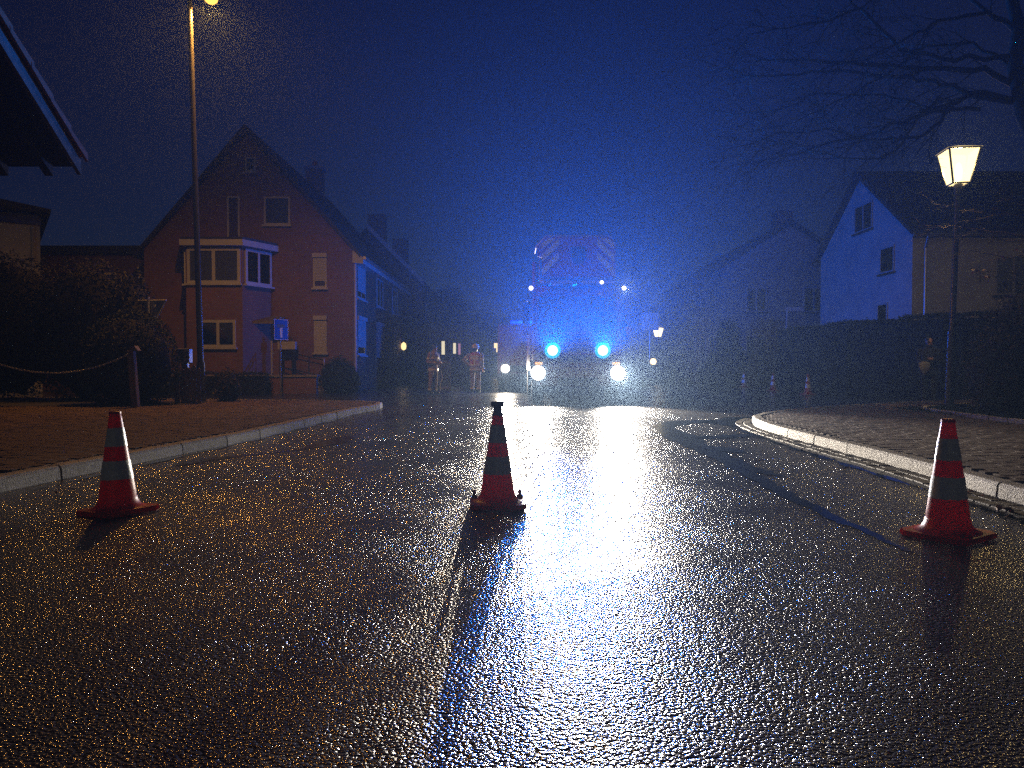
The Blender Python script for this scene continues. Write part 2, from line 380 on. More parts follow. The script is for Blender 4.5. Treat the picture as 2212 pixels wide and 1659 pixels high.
LEFT_KERB = [(-4.62, -3), (-4.45, 3), (-4.2, 6.3), (-3.8, 9.5), (-3.63, 10.65), (-3.38, 15.5), (-3.1, 17.9), (-3.15, 18.8), (-3.9, 19.6), (-6.0, 20.2), (-12, 21.5), (-26, 24.5)]
RIGHT_KERB = [(3.62, -3), (3.72, 2), (3.8, 5.68), (3.92, 7.53), (3.97, 11.2), (4.12, 12.9), (4.45, 14.1), (5.2, 15.3), (6.5, 16.5), (8.9, 18.5), (15, 21.5), (27, 25)]
KH = 0.13
def pavement(name, kerb, side, bounds, bed, mat_c):
    path = spline(kerb); inner = []
    for i, p in enumerate(path):
        t = (path[min(i+1, len(path)-1)] - path[max(i-1, 0)]).normalized()
        inner.append(p + Vector((-t.y, t.x, 0)) * side * 0.152)
    far = [(27*(-side), 24.5), (27*(-side), -3)]
    poly = [(p.x, p.y) for p in inner] + far
    slab = MB(); n = len(poly)
    slab.add([(x, y, 0.100) for x, y in poly], [tuple(range(n))])
    pv = struct(slab.build(name, M_GROUND))
    # kerbstones
    stones = resample(path, 1.0)
    for i in range(len(stones)-1):
        a, b = stones[i], stones[i+1]; t = (b-a).normalized(); nn = Vector((-t.y, t.x, 0))*side
        if a.length > 26: continue
        L = (b-a).length; g = random.uniform(.006, .016); dz = random.uniform(-.004, .004); w = random.uniform(-.004, .004)
        prof = [(0.0+w, -0.05), (0.012+w, KH-0.028+dz), (0.028+w, KH-0.006+dz), (0.045+w, KH+dz), (0.15, KH+dz), (0.15, -0.05)]
        k = len(prof); vs = []
        for e in (g, L-g):
            for u, z in prof: vs.append(a + t*e + nn*u + Vector((0, 0, z)))
        MB().add(vs, [tuple(range(k)), tuple(range(k, 2*k))] + [(q, (q+1) % k, k+(q+1) % k, k+q) for q in range(k)]).build('kerbstone', M_KERB, pv)
    # pavers, running bond, 200 x 100 mm
    rows = []; x0, x1, y0, y1 = bounds
    y = y0; r = 0
    while y < y1:
        x = x0 + (0.1 if r % 2 else 0)
        while x < x1:
            cx, cy = x+0.1, y+0.05
            if all(inside(poly, cx+ox, cy+oy) for ox in (-.1, .1) for oy in (-.05, .05)) and not inside(bed, cx, cy): rows.append((cx, cy))
            x += 0.2
        y += 0.1; r += 1
    def seen(c):
        u = c[0]/c[1]*F; return abs(u) < 1120 and c[1] > 2.2
    vis = sorted([c for c in rows if seen(c)], key=lambda c: c[1])
    near = set(vis[:300])
    me0 = None; rest = MB()
    for cx, cy in rows:
        dz = random.uniform(-.0025, .0025); ty = random.gauss(0, .007); tx = random.gauss(0, .007)
        if (cx, cy) in near:
            if me0 is None:
                me0 = MB().box((-.0965, -.0465, -.03), (.0965, .0465, 0)).build('paver', mat_c, pv); o = me0
            else:
                o = me0.copy(); C.objects.link(o); o.parent = pv
            o.location = (cx, cy, 0.122+dz); o.rotation_euler = (tx, ty, 0)
        elif seen((cx, cy)) and cy < 30:
            m = Matrix.Translation((cx, cy, 0.122+dz)) @ Matrix.Rotation(tx, 4, 'X') @ Matrix.Rotation(ty, 4, 'Y')
            rest.add([m @ Vector(p) for p in ((-.0965, -.0465, -.012), (.0965, -.0465, -.012), (.0965, .0465, -.012), (-.0965, .0465, -.012), (-.0965, -.0465, 0), (.0965, -.0465, 0), (.0965, .0465, 0), (-.0965, .0465, 0))],
                     [(4,5,6,7),(0,1,5,4),(1,2,6,5),(2,3,7,6),(3,0,4,7)])
    stuff(rest.build('paver_field', mat_c, pv))
    return pv
M_PAVER = leaf_mat('wet_paver', (0.075, 0.052, 0.040), (0.17, 0.115, 0.085))
M_PAVER.node_tree.nodes['Principled BSDF'].inputs['Roughness'].default_value = 0.74
def add_bump(m, scale, s):
    n = m.node_tree.nodes; l = m.node_tree.links; no = n.new('ShaderNodeTexNoise'); no.inputs['Scale'].default_value = scale; no.inputs['Detail'].default_value = 4
    tc = n.new('ShaderNodeTexCoord'); l.new(tc.outputs['Object'], no.inputs['Vector'])
    b = n.new('ShaderNodeBump'); b.inputs['Strength'].default_value = s; b.inputs['Distance'].default_value = 0.006; l.new(no.outputs['Fac'], b.inputs['Height']); l.new(b.outputs[0], n['Principled BSDF'].inputs['Normal'])
add_bump(M_PAVER, 45, 0.35)
BED_L = [(-27, 17.0), (-8.3, 17.0), (-7.55, 18.0), (-7.55, 18.9), (-27, 21.8)]
BED_R = [(7.86, 2.0), (8.02, 11.95), (8.22, 14.6), (8.5, 15.75), (9.3, 16.5), (13, 19.5), (27, 22), (27, 2.0)]
pl = pavement('pavement_left', LEFT_KERB, 1, (-14.5, -2.5, 3.0, 22.0), BED_L, M_PAVER)
pr = pavement('pavement_right', RIGHT_KERB, -1, (3.5, 13.0, 3.0, 21.0), BED_R, M_PAVER)
struct(MB().prism(BED_L, 'z', 0.09, 0.135).build('planting_bed_left', M_GROUND))
struct(MB().prism(BED_R, 'z', 0.09, 0.135).build('planting_bed_right', M_GROUND))

# stone edging of the right-hand bed
edging = thing('bed_edging', 'low stone edging along the lawn in front of the lit lantern post', 'edging', (8, 12, 0.1))
ep = resample(spline([(7.95, 9.0), (8.02, 11.95), (8.22, 14.6), (8.5, 15.75), (9.3, 16.5), (10.5, 17.5)]), 0.55)
for a, b in zip(ep, ep[1:]):
    t = (b-a).normalized(); nn = Vector((-t.y, t.x, 0)); c = (a+b)/2 - Vector((8, 12, 0))
    m = Matrix.Translation(c + Vector((0, 0, random.uniform(.05, .065)))) @ Matrix.Rotation(math.atan2(t.y, t.x), 4, 'Z') @ Matrix.Rotation(random.gauss(0, .02), 4, 'X')
    MB().bbox((-.268, -.045, -.06), (.268, .045, .035), 0.012, 0, m).build('edging_stone', M_KERB, edging)
# lawn blades
gb = MB()
for i in range(15000):
    y = random.uniform(8.5, 18.5); x = 8.05 + abs(random.gauss(0, 1.2))
    if y > 16.2 and x < 8.05 + (y-15.5)*1.1: continue
    h = random.uniform(.03, .09); a = random.uniform(0, 6.28); w = .006; lx, ly = random.gauss(0, .025), random.gauss(0, .025)
    gb.add([(x-w*math.cos(a), y-w*math.sin(a), .13), (x+w*math.cos(a), y+w*math.sin(a), .13), (x+lx, y+ly, .13+h)], [(0, 1, 2)])
g = stuff(gb.build('grass', M_GRASS)); g['label'] = 'short grass growing behind the stone edging'; g['category'] = 'grass'

# gutter of small setts on the right, with standing water
gut = struct(MB().add([(3.42, 3, .002), (3.78, 3, .002), (3.98, 11.2, .002), (3.62, 11.2, .002)], [(0, 1, 2, 3)]).build('gutter', M_GROUND))
M_SETT = leaf_mat('gutter_sett', (0.055, 0.046, 0.030), (0.12, 0.10, 0.058)); M_SETT.node_tree.nodes['Principled BSDF'].inputs['Roughness'].default_value = .62; add_bump(M_SETT, 50, .5)
gp_path = resample(spline(RIGHT_KERB), 0.205); sett0 = None; ns = 0
for i in range(len(gp_path)-1):
    a, b = gp_path[i], gp_path[i+1]
    if a.y < 3.4 or a.y > 14.6 : continue
    t = (b-a).normalized(); nn = Vector((t.y, -t.x, 0)) * -1
    for r in range(2):
        c = a + t*0.1 + nn*(0.075 + 0.135*r) + Vector((0, 0, 0.010 + random.uniform(-.004, .004)))
        m = Matrix.Translation(c) @ Matrix.Rotation(math.atan2(t.y, t.x)+random.gauss(0, .015), 4, 'Z') @ Matrix.Rotation(random.gauss(0, .02), 4, 'X') @ Matrix.Diagonal((1, random.uniform(.92, 1), 1, 1))
        if sett0 is None:
            sett0 = MB().bbox((-.096, -.063, -.03), (.096, .063, .004), 0.008).build('sett', M_SETT, gut); o = sett0
        else:
            o = sett0.copy(); C.objects.link(o); o.parent = gut
        o.matrix_local = m; ns += 1
pud = []
for i in range(60):
    y = 6.2 + i*0.115; x = 3.86 + (y-6)*0.02
    pud.append((x, y))
def puddle(x0, off, wid, z, ya, yb, seed, name='puddle'):
    rnd = random.Random(seed); A = []; B = []; n = 46
    for i in range(n+1):
        y = ya + (yb-ya)*i/n; k = math.sin(math.pi*i/n)**.5; w = wid*(0.55+0.45*math.sin(i*1.1+seed)+rnd.uniform(-.15, .15))*k
        xc = x0(y) - off
        A.append((xc-w/2-rnd.uniform(0, .02), y, z)); B.append((xc+w/2, y, z))
    vs = A + B; fs = [(i, i+1, n+1+i+1, n+1+i) for i in range(n)]
    return struct(MB().add(vs, fs).build(name, M_WATER))
kx = lambda y: 3.74 + (y-5)*0.035
puddle(kx, 0.33, 0.17, .0065, 6.3, 12.8, 2); puddle(kx, 0.31, 0.13, .0068, 4.2, 6.1, 5)
puddle(lambda y: -4.22+(y-6)*0.098 if y < 11 else -3.73+(y-11)*.06, -0.17, 0.14, .006, 6.3, 15.5, 9)

# bitumen repair seams on the wet road
def ribbon(mb, pts, z):
    P = [(gp(x, y), w) for x, y, w in pts]; vs = []; dense = []
    for (a, wa), (b, wb) in zip(P, P[1:]):
        for k in range(8): dense.append((a.lerp(b, k/8), wa+(wb-wa)*k/8))
    dense.append(P[-1])
    for i, (p, w) in enumerate(dense):
        t = (dense[min(i+1, len(dense)-1)][0]-dense[max(i-1, 0)][0]).normalized(); n = Vector((-t.y, t.x, 0)); w *= random.uniform(.75, 1.25); j = random.gauss(0, .012)
        vs += [(p+n*(w/2+j)+Vector((0, 0, z))), (p-n*(w/2-j)+Vector((0, 0, z)))]
    mb.add(vs, [(2*i, 2*i+1, 2*i+3, 2*i+2) for i in range(len(dense)-1)])
t1 = MB()
ribbon(t1, [(1965, 1192, .03), (1890, 1158, .06), (1800, 1118, .10), (1700, 1072, .13), (1630, 1030, .16), (1565, 990, .26), (1500, 962, .40), (1455, 938, .45), (1428, 920, .3)], .0045)
ribbon(t1, [(1565, 988, .10), (1610, 1008, .16), (1650, 1020, .18), (1690, 1030, .05)], .0050)
ribbon(t1, [(1428, 922, .35), (1470, 912, .5), (1530, 910, .6), (1590, 918, .5), (1620, 925, .2)], .0055)
ribbon(t1, [(1470, 940, .3), (1530, 946, .4), (1590, 942, .4), (1640, 938, .1)], .0060)
ribbon(t1, [(1500, 962, .2), (1540, 968, .35), (1580, 974, .3), (1605, 978, .1)], .0065)
ribbon(t1, [(1560, 912, .3), (1610, 902, .7), (1680, 925, .25)], .0070)
struct(t1.build('bitumen_seam', M_TAR))
t2 = MB()
ribbon(t2, [(380, 1006, .12), (450, 992, .3), (520, 985, .14), (600, 978, .06), (660, 970, .10), (705, 958, .4), (745, 946, .3), (770, 942, .05)], .0045)
struct(t2.build('bitumen_patch', M_TAR))

# ================================================================== HOUSES
def window(parent, w, h, mtx, cols=1, fw=0.07, recess=0.0, style='plain', rows=1):
    """a window in its own x-z plane, outward = -y; frame, panes, sill, and what shows behind the glass"""
    f = MB().ring(0, w, 0, h, fw, -0.05, 0.02)
    for c in range(1, cols): f.box((w*c/cols-fw*.55, -0.048, fw), (w*c/cols+fw*.55, 0.02, h-fw))
    fo = f.build('window', M_WHITE, parent); fo.matrix_local = mtx
    MB().box((-.06, -0.13, -0.07), (w+.06, 0.02, -0.004)).build('sill', M_WHITE if style != 'dark' else M_BLACKM, fo)
    MB().add([(0.01, 0.012, .01), (w-.01, 0.012, .01), (w-.01, 0.012, h-.01), (.01, 0.012, h-.01)], [(0, 1, 2, 3)]).build('room', M_DARKROOM, fo)
    for c in range(cols):
        a = w*c/cols + (fw if c == 0 else fw*.55); b = w*(c+1)/cols - (fw if c == cols-1 else fw*.55)
        MB().box((a, -0.030, fw), (b, -0.024, h-fw)).build('pane', M_GLASS, fo)
    if style == 'curtain':
        for s in (0, 1):
            n = 9; top = []; bot = []
            for i in range(n+1):
                t = i/n; yy = -0.004 + 0.010*math.sin(t*19)
                xt = fw + t*(w/2-fw)*0.98; xb = fw + t*(w/2-fw)*0.22
                top.append((xt if s == 0 else w-xt, yy, h-fw)); bot.append((xb if s == 0 else w-xb, yy, fw))
            mid = [((a[0]*.45+b[0]*.55), a[1], (a[2]*.5+b[2]*.5)) for a, b in zip(top, bot)]
            MB().add(top+mid+bot, [(i, i+1, n+2+i, n+1+i) for i in range(n)] + [(n+1+i, n+2+i, 2*n+3+i, 2*n+2+i) for i in range(n)]).build('curtain', M_CURTAIN, fo)
    if style == 'net':
        n = 24; vs = []
        for i in range(n+1): vs += [(fw+(w-2*fw)*i/n, -.004+.006*math.sin(i*2.1), fw), (fw+(w-2*fw)*i/n, -.004+.006*math.sin(i*2.1), h-fw)]
        MB().add(vs, [(2*i, 2*i+2, 2*i+3, 2*i+1) for i in range(n)]).build('net_curtain', M_CURTAIN, fo)
    if style in ('shutter', 'halfshutter'):
        z1 = h-fw; z0 = fw if style == 'shutter' else h*0.22
        MB().box((-.02, -.12, h-.02), (w+.02, .0, h+.14)).build('shutter_box', M_WHITE, fo)
        sl = MB(); n = int((z1-z0)/0.055)
        for i in range(n):
            z = z0+(z1-z0)*i/n; sl.add([(fw*.6, -.058, z), (w-fw*.6, -.058, z), (w-fw*.6, -.066, z+.026), (fw*.6, -.066, z+.026), (w-fw*.6, -.058, z+.052), (fw*.6, -.058, z+.052)], [(0, 1, 2, 3), (3, 2, 4, 5)])
        stuff(sl.build('shutter', M_SHUT, fo))
    return fo
FRONT = lambda x, y, z: Matrix.Translation((x, y, z))                                   # faces -y
EAST = lambda x, y, z: Matrix.Translation((x, y, z)) @ Matrix.Rotation(R(90), 4, 'Z')   # faces +x, runs along +y
WEST = lambda x, y, z: Matrix.Translation((x, y, z)) @ Matrix.Rotation(R(-90), 4, 'Z')  # faces -x, runs along -y

def gable_y(parent, xl, xr, xc, y0, y1, ze, zr, wall, roof, over=0.35, th=0.16, barge=None, name='roof'):
    """ridge runs along y; gables face -y and +y"""
    MB().prism([(xl, 0), (xr, 0), (xr, ze), (xc, zr-0.10), (xl, ze)], 'y', y0, y1).build('wall', wall, parent)
    sl = (zr-ze)/(xc-xl); sr = (zr-ze)/(xr-xc)
    el, er = xl-over, xr+over; zl, zrr = ze-sl*over, ze-sr*over
    poly = [(el, zl), (xc, zr), (er, zrr), (er, zrr+th), (xc, zr+th*1.35), (el, zl+th)]
    return MB().prism(poly, 'y', y0-over*.8, y1+over*.8).build(name, roof, parent)

# ---- the brick house on the left
D1 = 30.0
h1 = thing('brick_house', 'tall brick house with steep gable, bay window and white window frames on the left', 'house', (0, 0, 0))
roof1 = gable_y(h1, -14.4, -6.2, -10.35, D1, 44.0, 5.55, 10.15, M_BRICK, M_ROOF, over=0.30)
# chimney on the ridge, towards the back
ch = MB().box((-10.75, 40.0, 9.2), (-9.95, 40.8, 11.25)).build('chimney', M_BRICK, roof1)
MB().box((-10.82, 39.93, 11.25), (-9.88, 40.87, 11.40)).build('chimney_cap', M_KERB, roof1)
MB().tube([(-10.35, 40.4, 11.4), (-10.35, 40.4, 11.75)], [.16, .12], 10).build('chimney_pot', M_ROOFO, roof1)
# eave fascia and gutter along the road side, white soffit
MB().prism([(-6.2, 5.02), (-5.78, 4.98), (-5.78, 5.22), (-6.2, 5.5)], 'y', D1-.2, 44.1).build('eave_box', M_WHITE, h1)
MB().tube([(-5.72, D1-.25, 5.2), (-5.72, 44.1, 5.2)], .065, 8).build('rain_gutter', M_GALV, h1)
MB().tube([(-6.12, D1-.09, 5.1), (-6.12, D1-.09, .3)], .05, 8).build('downpipe', M_WHITE, h1)
def wr(x0, y0, x1, y1, d):
    a, b = at(x0, y1, d), at(x1, y0, d); return a.x, a.z, b.x-a.x, b.z-a.z
def fwin(x0, y0, x1, y1, d=D1, **k):
    x, z, w, h = wr(x0, y0, x1, y1, d); return window(h1, w, h, FRONT(x, d, z), **k)
a = fwin(530, 340, 553, 372, style='net')
fwin(492, 424, 518, 532, style='dark'); fwin(571, 425, 627, 486, style='net'); fwin(677, 555, 706, 622, style='halfshutter'); fwin(679, 690, 706, 762, style='shutter')
# bay
bx0, bx1, byf = -12.15, -10.05, 28.55
poly = [(-12.75, D1-.01), (bx0, byf), (bx1, byf), (-9.40, D1-.01)]
bay = MB().prism(poly, 'z', 0, 5.45).build('bay', M_BRICK, h1)
MB().prism([(-13.0, D1-.02), (bx0-.12, byf-.28), (bx1+.12, byf-.28), (-9.10, D1-.02)], 'z', 5.46, 5.68).build('bay_roof', M_WHITE, bay)
MB().prism([(-12.95, D1-.03), (bx0-.1, byf-.22), (bx1+.1, byf-.22), (-9.15, D1-.03)], 'z', 5.69, 5.78).build('bay_cover', M_ROOF, bay)
window(h1, bx1-bx0-.12, 1.32, FRONT(bx0+.06, byf-.003, 4.08), cols=2, fw=.11, style='net')
ang = math.atan2(D1-byf, -9.40-bx1); Ls = math.hypot(D1-byf, -9.40-bx1)
window(h1, Ls-.2, 1.32, Matrix.Translation((bx1+.06, byf+.10, 4.08)) @ Matrix.Rotation(ang, 4, 'Z') @ Matrix.Translation((0, -.012, 0)), cols=2, fw=.10, style='net')
ang2 = math.atan2(byf-(D1), bx0+12.75)
window(h1, Ls-.3, 1.32, Matrix.Translation((-12.70, D1-.10, 4.08)) @ Matrix.Rotation(ang2, 4, 'Z') @ Matrix.Translation((0, -.02, 0)), cols=1, fw=.12, style='net')
window(h1, 1.32, 1.02, FRONT(-11.62, byf-.003, 1.70), cols=2, fw=.10, style='curtain')
# side windows (towards the road)
for y0, y1 in ((30.5, 32.2), (35.0, 36.6), (39.6, 41.2)):
    window(h1, y1-y0, 1.30, EAST(-6.2, y0, 3.72), cols=2, style='halfshutter' if y0 < 31 else 'net')
    window(h1, y1-y0, 1.42, EAST(-6.2, y0, 1.45), cols=1 if y0 < 31 else 2, style='halfshutter' if y0 < 31 else 'shutter')
# door with canopy, lamp and house number
dx, dz, dw, dh = wr(553, 700, 574, 775, D1)
door = MB().box((dx, D1-.05, dz-.35), (dx+dw+.1, D1+.02, dz+dh)).build('door', M_WOODD, h1)
MB().tube([(dx+dw-.02, D1-.10, 1.55), (dx+dw-.02, D1-.10, 1.75)], .015, 6).build('door_handle', M_CHROME, door)
MB().box((dx+dw+.1, D1-.09, .25), (dx+dw+.28, D1+.02, dz+dh-.02)).build('door_post', M_WHITE, h1)
cz = at(570, 697, D1).z
can = MB().prism([(D1, cz+.25), (D1-.95, cz), (D1-.95, cz-.09), (D1, cz+.05)], 'x', dx-.12, dx+1.15).build('door_canopy', M_WOODW, h1)
lp = at(557, 704, D1-.12)
MB().lathe([(.0, -.10), (.07, -.07), (.10, 0), (.07, .07), (.0, .10)], 12, lp, cap=False).build('globe_lamp', M_WHITE, h1, True)
MB().box((-5.99+-.2, D1+.35, 1.62), (-6.17, D1+.62, 2.2)).build('wall_sign', M_WHITE, h1)
# plinth and front steps
MB().box((-14.45, D1-.06, 0), (-12.8, D1-.004, .55)).build('plinth', M_KERB, h1); MB().box((-9.35, D1-.06, 0), (-6.15, D1-.004, .55)).build('plinth', M_KERB, h1)
for i in range(3): MB().box((dx-.3, D1-.35-.3*(2-i)-.05, .0), (dx+1.3, D1-.06, .17*(i+1)*.9-.002*i)).build('step', M_KERB, h1)
# lower wing on the left
w1 = thing('side_wing', 'low dark wing with a level roofline left of the brick house', 'outbuilding')
MB().box((-23, 32, 0), (-14.42, 40, 5.7)).build('wall', M_BRICK, w1); MB().box((-23.3, 31.7, 5.7), (-14.43, 40.3, 5.98)).build('roof', M_ROOF, w1)
window(w1, 1.0, 1.3, FRONT(-17.5, 32, 3.6), cols=2)

# things in front of the brick house
pb = at(602, 755, 29.6); pe = at(640, 738, 29.6)
pln = thing('planter_box', 'white rectangular planter box with small sprouts under the door canopy', 'planter', (pb.x, 29.45, pb.z))
MB().bbox((0, 0, 0), (pe.x-pb.x, .26, pe.z-pb.z), .012).build('box', M_WHITE, pln)
sp = MB()
for i in range(40):
    bx = random.uniform(.05, pe.x-pb.x-.05); l = random.uniform(.1, .25); a = random.gauss(0, .09); sp.tube([(bx, .12, pe.z-pb.z-.03), (bx+a, .12+random.gauss(0, .05), pe.z-pb.z+l)], [.006, .003], 4)
stuff(sp.build('sprouts', M_BARK, pln))
for px_ in (0.12, pe.x-pb.x-.12): MB().box((px_-.04, .05, -pb.z+.45), (px_+.04, .2, 0)).build('support', M_BLACKM, pln)
hr = thing('stair_handrail', 'dark metal handrail sloping down beside the entrance steps', 'handrail', (0, 0, 0))
A, B = at(604, 757, 29.2), at(700, 778, 28.9)
for dz in (0, -.18, -.62): MB().tube([A+Vector((0, 0, dz)), B+Vector((0, 0, dz))], .022, 6).build('rail', M_BLACKM, hr)
for t in (0, .33, .66): p = A.lerp(B, t); MB().tube([p, (p.x, p.y, 0.02)], .02, 6).build('post', M_BLACKM, hr)
MB().tube([B+Vector((0, 0, .05)), (B.x, B.y, 0.02)], .03, 6).build('post', M_WHITE, hr, label='white end post')
gw = thing('garden_wall', 'low dark brick garden wall along the front of the brick house', 'wall', (0, 0, 0))
MB().box((-12.6, 27.3, 0), (-7.0, 27.55, .62)).build('wall', M_BRICK, gw); MB().box((-12.65, 27.25, .62), (-6.95, 27.6, .69)).build('coping', M_KERB, gw)

# ---- terraced house further back on the left
h2 = thing('terraced_house', 'second gabled house with pale barge boards and two chimneys behind the brick house', 'house')
roof2 = gable_y(h2, -12.3, -5.5, -8.8, 47, 61, 6.0, 9.3, M_BRICK2, M_ROOF, over=.25)
for cx, cy in ((-8.6, 49.0), (-8.5, 58.5)): MB().box((cx-.55, cy-.4, 8.6), (cx+.55, cy+.4, 10.6)).build('chimney', M_BRICK2, roof2)
s2 = (9.3-6.0)/3.3
MB().prism([(-8.8, 9.30), (-5.35, 9.3-3.45*s2), (-5.35, 9.62-3.45*s2), (-8.8, 9.66)], 'y', 46.62, 46.78).build('barge_board', M_WHITE, h2)
for y0 in (48.5, 52.5, 56.5):
    window(h2, 1.4, 1.3, EAST(-5.5, y0, 3.7), cols=2); window(h2, 1.4, 1.4, EAST(-5.5, y0, 1.3), cols=2)
h3 = thing('distant_house', 'dark distant house whose two-pane window is lit, between the two vehicles', 'house')
gable_y(h3, -5.2, 4.5, -.3, 74, 84, 3.6, 5.6, M_BRICK2, M_ROOF, over=.3)
wl = at(1077, 751, 74)
M_LITWIN = emit_mat('lit_window', (1.0, .72, .36), 1.3)
lw = MB().ring(wl.x-.5, wl.x+.5, wl.z-.5, wl.z+.5, .06, 73.9, 74.01).box((wl.x-.04, 73.91, wl.z-.44), (wl.x+.04, 74.0, wl.z+.44)).build('window', M_WHITE, h3)
for s in (-1, 1): MB().box((wl.x+(.04 if s > 0 else -.44), 73.94, wl.z-.44), (wl.x+(.44 if s > 0 else -.04), 73.96, wl.z+.44)).build('pane', M_LITWIN, lw)

# a low pavilion with tall narrow lit windows behind the firefighters
pv_ = thing('pavilion', 'low dark pavilion with narrow lit windows and a blue panel behind the firefighters', 'building')
q0, q1 = at(925, 765, 44), at(1000, 690, 44)
MB().box((q0.x-2.4, 44, 0), (q1.x+.8, 48, 3.2)).build('wall', M_BRICK2, pv_)
MB().box((q0.x-2.7, 43.7, 3.2), (q1.x+1.1, 48.3, 3.42)).build('roof', M_ROOF, pv_)
M_LIT2 = emit_mat('lit_glass', (1.0, .86, .55), .8); M_LITP = emit_mat('lit_pink_glass', (.75, .36, .55), .4)
for x0, x1, y0, y1, m in ((954, 961, 737, 766, M_LIT2), (979, 985, 741, 764, M_LIT2), (990, 995, 742, 766, M_LITP)):
    x, z, w, h = wr(x0, y0, x1, y1, 44); fo = MB().ring(x-.04, x+w+.04, z-.04, z+h+.04, .04, 43.94, 44.01).build('window', M_BLACKM, pv_)
    MB().box((x, 43.965, z), (x+w, 43.98, z+h)).build('pane', m, fo)
    MB().lathe([(.0, 0), (.05, .02), (.07, .08), (.04, .14), (.0, .16)], 10, (x+w/2, 43.9, z+h+.08), cap=False).build('lamp_finial', M_CHROME, fo, True)
x, z, w, h = wr(930, 735, 953, 764, 44); MB().box((x, 43.93, z), (x+w, 43.99, z+h)).build('blue_panel', M_SIGNBLUE, pv_)

# ---- white house far left, above the hedge
h4 = thing('white_villa', 'white plastered house with dark roof showing above the hedge at the left edge', 'house', (-18.45, 30, 0), R(34))
MB().box((-7.55, 0, 0), (0, 8, 6.8)).build('wall', M_PLASTER, h4)
MB().prism([(-7.9, 6.95), (.35, 6.95), (.35, 7.08), (-2.05, 7.4), (-7.9, 7.4)], 'y', -.5, 8.4).build('roof', M_ROOF, h4)
MB().box((-7.55, -.07, 6.5), (.03, -.003, 6.94)).build('eave_shade_band', M_SIGNBLUE, h4, label='band coloured blue for the blue-lit shade under the roof')  # eave shade under blue light, put in as a blue strip
MB().tube([(-.25, -.1, 6.45), (-.25, -.1, .2)], .05, 6).build('downpipe', M_WHITE, h4)
window(h4, 1.2, 1.3, FRONT(-3.2, -.01, 2.2), cols=2)

# ---- roof overhang of the near house at the left edge
h5 = thing('near_house', 'dark near house at the left edge showing its roof overhang with orange tiles', 'house')
DC = 9.5; cr_ = at(170, 360, DC); XE = cr_.x; ZE = cr_.z
xw = -6.75
tanp = 0.68
run = 4.2
MB().prism([(DC-.45, 0), (DC-.45, ZE+.30), (DC-run, ZE+tanp*run-.12), (DC-2*run+.45, ZE+.30), (DC-2*run+.45, 0)], 'x', xw-7, xw).build('wall', M_BRICK, h5)
rf = MB().prism([(DC, ZE), (DC-run, ZE+tanp*run), (DC-2*run, ZE), (DC-2*run, ZE+.10), (DC-run, ZE+tanp*run+.14), (DC, ZE+.10)], 'x', xw-7.2, XE-.02).build('roof', M_WOODD, h5)
bl = MB()
bl.prism([(DC, ZE-.10), (DC-run, ZE+tanp*run-.10), (DC-run, ZE+tanp*run+.12), (DC, ZE+.09)], 'x', XE-.018, XE+.03)
bl.build('barge_board', M_WOODW, h5)
tile0 = None; nt_ = 12; stp = run/nt_
for i in range(nt_):
    y = DC+.06 - i*stp; z = ZE+.13 + i*stp*tanp
    if tile0 is None:
        t = MB(); t.prism([(0, 0), (-.40, .40*tanp-.035), (-.40, .40*tanp), (0, .045)], 'x', -.24, .05); t.prism([(0, -.055), (-.40, .40*tanp-.065), (-.40, .40*tanp), (0, .045)], 'x', .051, .085)
        tile0 = t.build('roof_tile', M_ROOFO, rf); o = tile0
    else: o = tile0.copy(); C.objects.link(o); o.parent = rf
    o.location = (XE, y, z); o.rotation_euler = (random.gauss(0, .01), random.gauss(0, .012), 0)
MB().prism([(DC+.03, ZE+.11), (DC-run, ZE+tanp*run+.15), (DC-run, ZE+tanp*run+.20), (DC+.03, ZE+.15)], 'x', xw-7.2, XE-.25).build('tile_field', M_ROOFO, rf)
for i in range(5):  # rafters under the overhang
    xr_ = XE-.35-.55*i; MB().prism([(DC-.03, ZE-.12), (DC-run, ZE+tanp*run-.12), (DC-run, ZE+tanp*run-.005), (DC-.03, ZE-.005)], 'x', xr_-.05, xr_+.05).build('rafter', M_WOODD, rf)

# ---- white gabled house on the right
h6 = thing('white_gabled_house', 'pale plastered house with gable end behind the tall hedge on the right', 'house')
X6, Y0, Y1, ZE6, ZR6 = 14.1, 27.0, 35.0, 5.85, 8.65
MB().prism([(Y0, 0), (Y1, 0), (Y1, ZE6), ((Y0+Y1)/2, ZR6), (Y0, ZE6)], 'x', X6, 34).build('wall', M_PLASTER, h6)
s6 = (ZR6-ZE6)/4.0
MB().prism([(Y0-.4, ZE6-.4*s6), (31, ZR6), (Y1+.4, ZE6-.4*s6), (Y1+.4, ZE6-.4*s6+.16), (31, ZR6+.2), (Y0-.4, ZE6-.4*s6+.16)], 'x', X6-.25, 34.3).build('roof', M_ROOF, h6)
MB().tube([(X6-.2, Y0-.42, ZE6-.28), (34, Y0-.42, ZE6-.28)], .06, 8).build('rain_gutter', M_GALV, h6)
MB().tube([(X6+.35, Y0-.4, ZE6-.3), (X6+.42, Y0-.08, ZE6-.7), (X6+.42, Y0-.08, .2)], .05, 8).build('downpipe', M_GALV, h6)
def gwin(x0, y0, x1, y1, **k):
    d0 = X6*F/(x1-1106); d1 = X6*F/(x0-1106); dm = (d0+d1)/2; z0 = at(1106, y1, dm).z; z1 = at(1106, y0, dm).z
    return window(h6, d1-d0, z1-z0, WEST(X6, d1, z0), **k)
gwin(1844, 440, 1882, 500, cols=2, style='dark'); gwin(1900, 532, 1930, 590, style='dark'); gwin(1895, 655, 1917, 700, style='dark')
window(h6, 1.3, 1.4, FRONT(17.0, Y0, 3.5), cols=2, style='dark'); window(h6, 1.3, 1.4, FRONT(20.0, Y0, 3.5), cols=2, style='dark')

